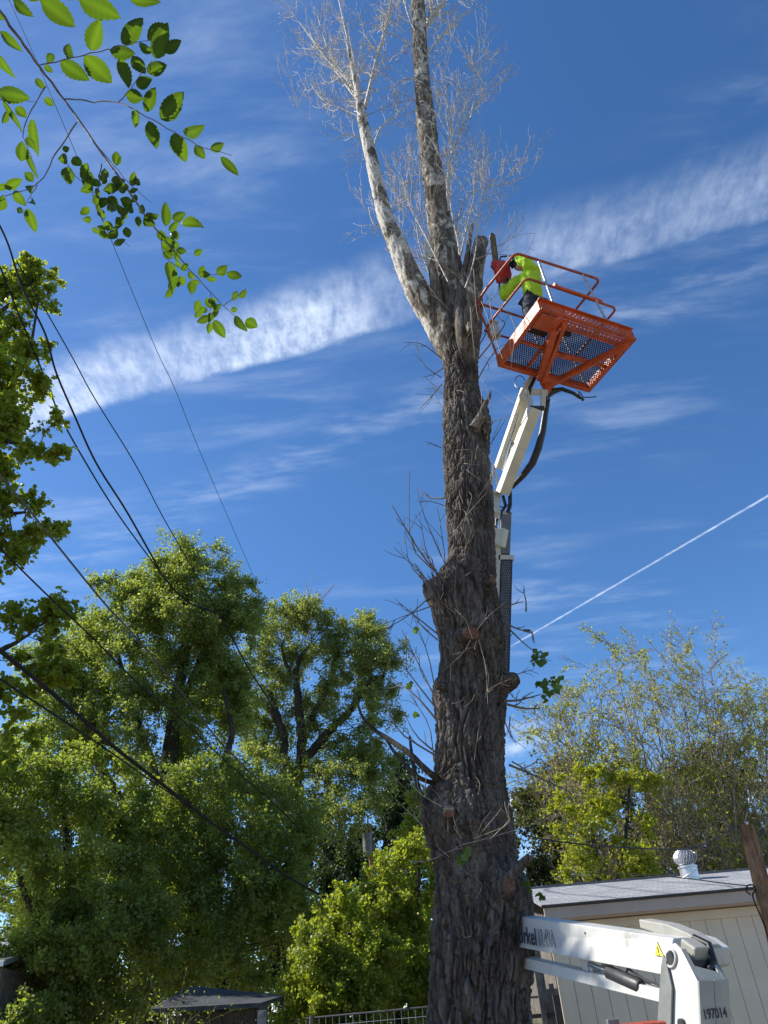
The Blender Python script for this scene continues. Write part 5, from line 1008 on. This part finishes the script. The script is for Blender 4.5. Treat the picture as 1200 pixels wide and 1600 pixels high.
for pp in ([(489, 1010), (486, 960), (484, 930), (490, 890)], [(485, 945), (500, 935), (520, 915), (524, 910)], [(485, 948), (500, 940), (523, 914)], [(484, 935), (478, 915), (477, 908)]): lines.append((smoothline([at(x, y, 26) for x, y in pp], 6), .022, .008))
tubes('bare_shoot', lines, M['twigtan'], t4)
# yellow-green shrub
t5 = thing_tree('shrub', 545, 14.5, 'bright yellow-green leafy shrub left of the big trunk', 'shrub')
lb = [lobe(*a) for a in ((520, 1470, 14.5, 48), (500, 1530, 14.3, 45), (560, 1500, 14.5, 50), (495, 1440, 14.5, 30), (530, 1430, 14.5, 30), (540, 1560, 14, 40), (480, 1570, 14.2, 32), (575, 1550, 14.3, 35))]
C, PR = crown(lb, 42000, .060, M['leafshrub'], t5, puff=(.22, .5), per=2.2, gap=.02, gapf=1.4)
rt = limbs([[(530, 1750, 14.5, 7), (530, 1600, 14.5, 6), (525, 1500, 14.5, 3.5)], [(535, 1650, 14.5, 5), (570, 1540, 14.5, 3)], [(528, 1650, 14.5, 5), (495, 1540, 14.4, 2.5)]], M['barkgrey'], t5); twigs_to(C, rt, .008, t5, M['barkgrey'], frac=.3)
t6 = thing_tree('small_tree', 630, 16.5, 'leafy light green tree with open shaded gaps just left of the big trunk')
lb = [lobe(*a) for a in ((600, 1400, 16.5, 38), (560, 1385, 16.5, 24), (640, 1370, 16.5, 34), (610, 1350, 16.8, 24), (655, 1330, 17, 26), (580, 1430, 16.3, 34), (630, 1440, 16.5, 32), (665, 1420, 16.5, 28), (655, 1480, 16.3, 26), (620, 1500, 16.2, 28), (650, 1540, 16.2, 28), (600, 1560, 16, 26), (668, 1380, 17, 30), (660, 1290, 19, 18), (664, 1250, 19, 16), (668, 1570, 16, 20))]
C, PR = crown(lb, 38000, .065, M['leafshrub'], t6, puff=(.25, .55), per=1.6, gap=.12, gapf=1.3)
rt = limbs([[(625, 1750, 16.5, 8), (622, 1560, 16.5, 7), (612, 1440, 16.5, 4.5), (600, 1380, 16.5, 2.5)], [(622, 1560, 16.5, 5), (650, 1450, 16.5, 3), (655, 1350, 16.8, 2)]], M['barkgrey'], t6); twigs_to(C, rt, .010, t6, M['barkgrey'], frac=.5)
# dark trees between
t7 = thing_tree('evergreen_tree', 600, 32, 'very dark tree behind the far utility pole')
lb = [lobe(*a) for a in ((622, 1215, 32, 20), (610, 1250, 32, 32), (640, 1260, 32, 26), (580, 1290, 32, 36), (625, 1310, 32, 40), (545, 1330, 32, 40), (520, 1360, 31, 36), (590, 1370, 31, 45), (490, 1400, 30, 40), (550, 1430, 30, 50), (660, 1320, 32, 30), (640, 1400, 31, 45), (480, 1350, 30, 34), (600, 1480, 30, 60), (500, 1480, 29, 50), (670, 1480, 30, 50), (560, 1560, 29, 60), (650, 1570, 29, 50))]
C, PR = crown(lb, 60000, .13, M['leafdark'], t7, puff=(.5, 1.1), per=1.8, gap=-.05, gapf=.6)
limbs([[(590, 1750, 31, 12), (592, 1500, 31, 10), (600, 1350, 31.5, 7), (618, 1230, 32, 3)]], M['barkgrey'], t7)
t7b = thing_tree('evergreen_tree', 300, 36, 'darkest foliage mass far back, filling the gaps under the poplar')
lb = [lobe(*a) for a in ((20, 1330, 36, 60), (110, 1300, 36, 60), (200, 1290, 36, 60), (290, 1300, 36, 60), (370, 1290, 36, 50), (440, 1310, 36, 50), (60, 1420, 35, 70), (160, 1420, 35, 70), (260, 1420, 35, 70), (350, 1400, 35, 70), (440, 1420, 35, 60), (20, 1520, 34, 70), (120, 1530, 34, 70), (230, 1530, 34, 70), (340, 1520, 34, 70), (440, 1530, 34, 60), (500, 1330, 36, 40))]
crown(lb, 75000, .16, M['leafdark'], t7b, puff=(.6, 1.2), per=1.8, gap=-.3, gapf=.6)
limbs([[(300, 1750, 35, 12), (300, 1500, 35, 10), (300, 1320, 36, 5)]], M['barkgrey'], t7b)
# maple overhead at the left edge
t8 = thing_tree('maple_tree', -330, 9.5, 'maple reaching in from the left edge, dark green sprays against the sky')
lb = [lobe(*a) for a in ((55, 425, 9.5, 32), (20, 450, 9.5, 34), (70, 465, 9.4, 24), (10, 520, 9.5, 45), (55, 545, 9.4, 28), (5, 600, 9.5, 48), (60, 605, 9.4, 20), (20, 660, 9.4, 42), (75, 655, 9.3, 18), (-5, 700, 9.4, 28), (60, 700, 9.3, 18), (88, 712, 9.3, 12), (5, 735, 9.4, 10),
     (10, 790, 9.3, 28), (50, 785, 9.3, 15), (15, 840, 9.3, 28), (55, 835, 9.2, 20), (90, 826, 9.2, 12), (20, 868, 9.2, 16), (-40, 880, 9.2, 30), (5, 960, 9.2, 22), (30, 985, 9.1, 26), (65, 990, 9.1, 20), (75, 955, 9.1, 14), (100, 950, 9.1, 12), (45, 1040, 9.1, 20), (85, 1030, 9.1, 16), (10, 1090, 9.1, 36), (70, 1060, 9.1, 10), (100, 1055, 9.2, 10), (20, 1150, 9.2, 30),
     (-60, 480, 9.5, 60), (-60, 620, 9.5, 80), (-80, 780, 9.4, 80), (-90, 950, 9.2, 80), (-80, 1100, 9.2, 80), (-180, 640, 9.4, 90), (-200, 800, 9.2, 130), (-210, 1020, 9.0, 120), (-330, 700, 9.0, 140), (-330, 950, 8.8, 140), (-150, 1250, 9.2, 100), (-330, 1200, 8.8, 140))]
C, PR = crown(lb[:31], 23000, .085, M['leafmaple'], t8, puff=(.10, .27), per=1.5, gap=.08, gapf=2.6, hollow=.1, width=.8)
C2, PR2 = crown(lb[31:], 42000, .122, M['leafmaple'], t8, puff=(.35, .7), per=1.3, gap=.0, gapf=1.0, hollow=.35, name='crown', width=.9)  # unseen leaves beyond the frame, shaped to shade the trunk and dapple the arm
rt = limbs([[(-330, 1900, 9.0, 40), (-330, 1500, 9.0, 36), (-320, 1100, 9.0, 30), (-260, 850, 9.2, 22), (-200, 600, 9.3, 12), (-120, 450, 9.4, 6)], [(-330, 1180, 9.0, 18), (-200, 1080, 9.1, 12), (-60, 1040, 9.1, 7), (10, 1012, 9.1, 4), (48, 990, 9.1, 2)], [(-280, 900, 9.2, 14), (-120, 830, 9.3, 9), (-20, 810, 9.3, 5), (40, 800, 9.3, 2)], [(-240, 760, 9.2, 12), (-100, 640, 9.4, 8), (-20, 600, 9.4, 4), (40, 560, 9.4, 2.5), (60, 470, 9.4, 1.5)], [(-200, 600, 9.3, 8), (-60, 520, 9.4, 5), (10, 480, 9.5, 3), (50, 440, 9.5, 1.5)], [(-60, 680, 9.4, 5), (10, 690, 9.3, 3), (70, 700, 9.3, 1.5)]], M['barkgrey'], t8)
twigs_to(C, rt, .008, t8, M['barkgrey'], frac=.8, mx=.7); twigs_to(C2, rt, .010, t8, M['barkgrey'], frac=.5)

# ------------------------------------------------ right side
t9 = thing_tree('budding_tree', 1040, 17.5, 'bare many-stemmed tree dotted with pale new leaves rising above the shingle roof'); lines = []; tips = []
for bx, tx, ty, dd in ((1040, 880, 1090, 17), (1045, 920, 1045, 17.5), (1050, 965, 1025, 17.2), (1055, 1010, 1015, 17.8), (1060, 1060, 1000, 17.2), (1065, 1095, 1010, 17.6), (1068, 1120, 1040, 17), (1072, 1160, 1050, 17.4), (1078, 1195, 1060, 17), (1080, 1235, 1080, 17.3), (1050, 870, 1150, 17.8), (1085, 1270, 1130, 17.5), (1055, 990, 1060, 16.6), (1062, 1040, 1050, 18.4), (1040, 850, 1200, 17.2), (1040, 865, 1130, 16.8), (1075, 1290, 1190, 17.2), (1070, 1140, 1100, 16.6), (1045, 900, 1120, 16.6), (1075, 1200, 1120, 18.2)):
    b0_ = at(bx, 1480, 17.4); b0_[2] = .2 + rng.uniform(0, .5); tp = at(tx, ty + rng.uniform(20, 70), dd); mdd = b0_ * .5 + tp * .5 + [(tp[0] - b0_[0]) * .10, 0, -.1]
    Q = smoothline([b0_, mdd, tp], 24); rad = np.linspace(.05, .010, 24)
    for i in range(0, 18, 5): lines.append((Q[i:i + 6], rad[i], rad[min(23, i + 5)]))
    lines.append((Q[18:24], rad[18], rad[23]))
    for j in range(34):
        i = rng.integers(6, 24); t_ = nrm(Q[min(i + 1, 23)] - Q[i - 1]); pr = nrm(np.cross(t_, rng.normal(size=3))); an = R(rng.uniform(20, 50))
        grow(Q[i], t_ * math.cos(an) + pr * math.sin(an), rng.uniform(.9, 1.9) * (1.15 - .5 * i / 24), rad[i] * .5, 2, lines, tips, up=.035, nch=(2, 4), jit=.11, ratio=.52, rmin=.0065, ang=(28, 58))
tubes('stems', lines, M['twigtan'], t9, sides=3)
C = np.array(tips); C = C[C[:, 2] > 2.5]; sel = rng.uniform(0, 1, len(C)) < np.where(perlin(C * .8) > -.05, .85, .3); C = np.repeat(C[sel], 2, 0); C = C + rng.normal(size=C.shape) * .05
if len(C) > 34000: C = C[rng.choice(len(C), 34000, replace=False)]
A_ = leaves(C, rng.normal(size=C.shape) + Z * .5, .066, .6); mesh_np('foliage', A_[0], A_[1], M['leafbud'], t9, rnd=A_[2])
t10 = thing_tree('yellow_green_tree', 935, 15, 'vivid yellow-green young tree directly behind the roof, left of the turbine vent')
lb = [lobe(*a) for a in ((905, 1250, 15.2, 28), (940, 1245, 15.4, 22), (880, 1275, 15, 22), (920, 1290, 15, 32), (965, 1265, 15.3, 22), (900, 1330, 15, 34), (950, 1325, 15, 28), (990, 1345, 15, 22), (915, 1365, 15, 30), (960, 1370, 15, 28), (1000, 1290, 15.5, 14), (970, 1215, 15.6, 16), (1010, 1215, 15.8, 14), (985, 1180, 16, 14), (935, 1205, 15.6, 14), (880, 1230, 15.2, 14), (1010, 1365, 15, 16))]
C, PR = crown(lb, 14000, .062, M['leafyel'], t10, puff=(.14, .38), per=.9, gap=.20, gapf=1.8, hollow=.1)
rt = limbs([[(945, 1650, 15, 7), (945, 1450, 15, 6), (930, 1330, 15.1, 4), (915, 1260, 15.2, 2)], [(945, 1450, 15, 5), (975, 1330, 15.3, 3), (985, 1200, 15.8, 1.5)], [(944, 1460, 15, 4), (905, 1370, 15, 2.5)]], M['barkgrey'], t10); twigs_to(C, rt, .007, t10, M['twigtan'], frac=.7)
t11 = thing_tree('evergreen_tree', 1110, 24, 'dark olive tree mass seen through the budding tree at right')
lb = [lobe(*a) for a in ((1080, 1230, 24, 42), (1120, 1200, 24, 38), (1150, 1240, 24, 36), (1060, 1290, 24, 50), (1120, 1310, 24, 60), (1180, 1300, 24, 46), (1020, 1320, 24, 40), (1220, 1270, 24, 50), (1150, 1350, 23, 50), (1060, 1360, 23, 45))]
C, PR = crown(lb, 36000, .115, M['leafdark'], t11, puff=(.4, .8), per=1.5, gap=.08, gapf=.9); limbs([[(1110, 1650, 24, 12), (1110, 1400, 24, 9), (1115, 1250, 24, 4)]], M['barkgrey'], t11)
t12 = thing_tree('olive_tree', 850, 21, 'drab olive bushy tree behind the gap between trunk and roof')
lb = [lobe(*a) for a in ((835, 1245, 21, 26), (870, 1225, 21, 26), (815, 1290, 21, 36), (860, 1290, 21, 40), (905, 1260, 21, 32), (830, 1350, 20, 44), (880, 1360, 20, 44), (945, 1300, 21, 50), (800, 1400, 20, 40), (850, 1420, 20, 45), (1000, 1340, 21, 50), (960, 1230, 22, 30), (900, 1420, 20, 40), (1000, 1270, 22, 36))]
C, PR = crown(lb, 52000, .085, M['leafolive'], t12, puff=(.35, .7), per=1.7, gap=.08, gapf=1.1)
rt = limbs([[(855, 1700, 21, 10), (855, 1450, 21, 8), (850, 1320, 21, 5), (845, 1250, 21, 2)]], M['barkgrey'], t12); lines = []; tips = []
for c_ in C[::3]: grow(c_ - [0, 0, .4], rng.normal(size=3) * .6 + Z, .9, .012, 1, lines, tips, up=.08, nch=(2, 4))
tubes('twigs', lines, M['twigtan'], t12, sides=3)
# distant belt of trees closing the horizon
lb = []
for i in range(48):
    a = -1.05 + i * .046; rr_ = 48 + 5 * math.sin(i * 2.3); h_ = rng.uniform(2.6, 3.8); lb.append((np.array([rr_ * math.sin(a), rr_ * math.cos(a), h_ * .6]), h_))
tw_ = empty('tree_belt', (0, 60, 0), None, None)
bpy.data.objects.remove(tw_)
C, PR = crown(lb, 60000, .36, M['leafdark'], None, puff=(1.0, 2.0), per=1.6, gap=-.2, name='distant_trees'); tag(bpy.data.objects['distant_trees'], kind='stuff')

# ================================================================== OVERHANGING ELM BRANCH (two metres from the camera)
el = empty('elm_branch', ats(-60, -60, 1.9), 'leafy elm branch hanging close overhead across the top left corner', 'branch')
k7 = 1 / 2.857
def E3(x, y, s_=None): return ats(x * k7, y * k7, 2.0 + .22 * math.sin(x * .004 + y * .0023) if s_ is None else s_)
stems_ = [([(-160, -130), (0, 50), (100, 190), (170, 290), (290, 450), (430, 650), (560, 830), (640, 950), (710, 1040), (800, 1150), (870, 1230), (960, 1330), (1050, 1410)], 8.5, 2.0), ([(180, 290), (340, 255), (470, 225), (560, 200), (680, 180)], 2.8, 1.2), ([(290, 445), (400, 450), (530, 460), (640, 510), (780, 590), (900, 655), (1035, 695)], 3.2, 1.2),
          ([(530, 455), (600, 370), (680, 270)], 2.5, 1.1), ([(205, 385), (130, 510), (105, 600), (140, 700), (170, 790)], 2.8, 1), ([(340, 550), (240, 700), (170, 820), (0, 880), (-60, 900)], 3.2, 1.3), ([(455, 730), (435, 850), (440, 950), (500, 1040), (580, 1100)], 2.8, 1), ([(430, 650), (560, 800), (680, 910)], 2.3, 1), ([(165, 825), (110, 920)], 2, 1),
          ([(715, 1045), (740, 1150), (850, 1220)], 2, 1), ([(890, 1240), (1000, 1215)], 1.8, .9), ([(940, 1310), (945, 1430)], 1.8, .9), ([(1000, 1360), (1060, 1320), (1095, 1290)], 1.8, .9), ([(0, 430), (60, 520), (100, 590)], 2, 1), ([(-60, 440), (40, 445), (160, 455)], 2, .9), ([(300, 735), (350, 800), (470, 900), (560, 960)], 2, .9)]
mb = MB()
for pts, ra, rb in stems_:
    Q = smoothline([E3(*p) for p in pts], max(8, 4 * len(pts))); u_ = pxm(Q[0]) * k7; mb.tube(Q + rng.normal(size=Q.shape) * .0010, [(ra + (rb - ra) * i / (len(Q) - 1)) * u_ * (1 + .10 * math.sin(i * 2.1)) for i in range(len(Q))], 8)
mb.build('stem', M['twigdark'], el, smooth=True)
LV = [(60, 0, 150, 75, 60), (180, 0, 335, 120, 100), (350, -10, 540, 80, 110), (580, 0, 720, 10, 45), (405, 225, 450, 85, 85), (545, 195, 640, 80, 80), (270, 270, 400, 360, 75), (375, 250, 500, 370, 92), (490, 225, 605, 240, 60), (535, 260, 575, 395, 62), (590, 250, 650, 330, 60), (660, 180, 745, 110, 60), (620, 190, 690, 230, 50), (690, 260, 750, 100, 80), (735, 235, 810, 180, 50), (655, 320, 745, 290, 60),
      (610, 385, 680, 350, 55), (560, 420, 640, 440, 62), (650, 500, 695, 390, 55), (610, 490, 600, 570, 45), (720, 535, 820, 410, 85), (665, 540, 700, 665, 66), (775, 595, 830, 725, 75), (820, 595, 915, 560, 60), (870, 650, 915, 710, 45), (940, 665, 1000, 640, 42), (985, 700, 1065, 785, 42), (300, 260, 310, 195, 50), (215, 280, 235, 240, 35), (200, 290, 235, 325, 30), (0, 140, 100, 230, 52), (0, 250, 70, 350, 42), (-10, 410, 135, 440, 75), (10, 440, 100, 590, 25),
      (70, 480, 120, 525, 45), (10, 550, 35, 490, 30), (145, 530, 170, 700, 48), (95, 720, 100, 630, 52), (110, 650, 170, 800, 25), (120, 610, 155, 670, 35), (200, 435, 240, 475, 35), (160, 350, 200, 400, 35), (280, 670, 310, 660, 28), (260, 710, 300, 715, 48), (305, 745, 310, 825, 60), (320, 710, 370, 740, 45), (360, 760, 430, 820, 50), (520, 740, 520, 675, 42), (590, 830, 600, 765, 35), (600, 820, 620, 800, 38),
      (740, 1010, 740, 900, 46), (770, 980, 830, 950, 40), (810, 1000, 910, 1015, 62), (760, 1040, 790, 1060, 40), (750, 1170, 770, 1310, 55), (970, 1225, 1015, 1185, 46), (1010, 1220, 1080, 1235, 42), (920, 1240, 970, 1250, 25), (955, 1430, 1005, 1510, 50), (940, 1440, 930, 1490, 30), (1050, 1410, 1105, 1480, 46), (1095, 1430, 1150, 1460, 52), (1040, 1340, 1060, 1300, 30), (1070, 1330, 1100, 1290, 30), (1030, 1385, 1060, 1380, 26),
      (0, 940, 15, 870, 45), (20, 840, 100, 800, 45), (65, 850, 115, 920, 50), (110, 770, 150, 810, 45), (125, 850, 150, 830, 35), (140, 900, 160, 915, 28), (75, 930, 105, 950, 28), (120, 930, 160, 1040, 46), (-10, 840, 40, 830, 32), (-40, 60, 20, 90, 40), (110, -40, 190, -5, 60), (250, -60, 360, -5, 70)]
for cx0, cy0, cx1, cy1, n_ in ((370, 780, 470, 980, 16), (470, 800, 600, 1000, 18), (430, 930, 590, 1110, 10), (560, 840, 690, 1000, 9), (700, 1020, 800, 1180, 12), (760, 1130, 900, 1290, 14), (870, 1310, 990, 1420, 10)):
    for _ in range(n_):
        x_, y_ = rng.uniform(cx0, cx1), rng.uniform(cy0, cy1); a_ = rng.uniform(0, 6.28); l_ = rng.uniform(38, 62); LV.append((x_, y_, x_ + l_ * math.cos(a_), y_ + l_ * math.sin(a_), l_ * rng.uniform(.5, .8)))
V = []; F3 = []; RD_ = []
nst = 15
for (x0_, y0_, x1_, y1_, w_) in LV:
    s0 = 2.0 + .22 * math.sin(x0_ * .004 + y0_ * .0023); ds_ = rng.normal() * .010; a = E3(x0_, y0_, s0); b_ = E3(x1_, y1_, s0 + ds_); ax = b_ - a; ln = np.linalg.norm(ax); ax /= ln
    view = nrm(a - EYE); n_ = nrm(np.cross(ax, np.cross(view, ax)) + rng.normal(size=3) * .22); sdv = nrm(np.cross(n_, ax)); hw = w_ * k7 * pxm(a) / 2 * rng.uniform(1.0, 1.1); fold = rng.uniform(.10, .65); bend = rng.uniform(-.2, .2)
    base = len(V); rnd_ = rng.uniform(0, 1)
    for i in range(nst + 1):
        t_ = i / nst; wv = math.sin(math.pi * min(1, t_ ** .82)) ** .75 * (1 - .15 * t_) if 0 < t_ < 1 else 0
        tooth = 1 + (.05 if i % 2 else -.05); sh = .012 * ln * math.sin(t_ * 6)
        c_ = a + ax * ln * t_ + n_ * bend * ln * math.sin(math.pi * t_); e_ = hw * wv * tooth
        quilt = .10 * hw * (1 if i % 2 else -1)
        V += [c_ - sdv * (e_ - sh) + n_ * (fold * e_ + quilt), c_ - sdv * e_ * .5 + n_ * (fold * e_ * .45 - quilt * .5), c_, c_ + sdv * e_ * .5 + n_ * (fold * e_ * .45 - quilt * .5), c_ + sdv * (e_ + sh) + n_ * (fold * e_ + quilt)]; RD_ += [rnd_ * .7 + (.0 if i % 2 else .16), rnd_ * .7 + (.0 if i % 2 else .18), rnd_ * .7 + .75, rnd_ * .7 + (.0 if i % 2 else .18), rnd_ * .7 + (.0 if i % 2 else .16)]
    for i in range(nst):
        for k_ in range(4): q = base + i * 5 + k_; F3.append((q, q + 1, q + 6, q + 5))
mesh_np('foliage', np.array(V), np.array(F3), M['leafelm'], el, smooth=True, rnd=np.array(RD_))
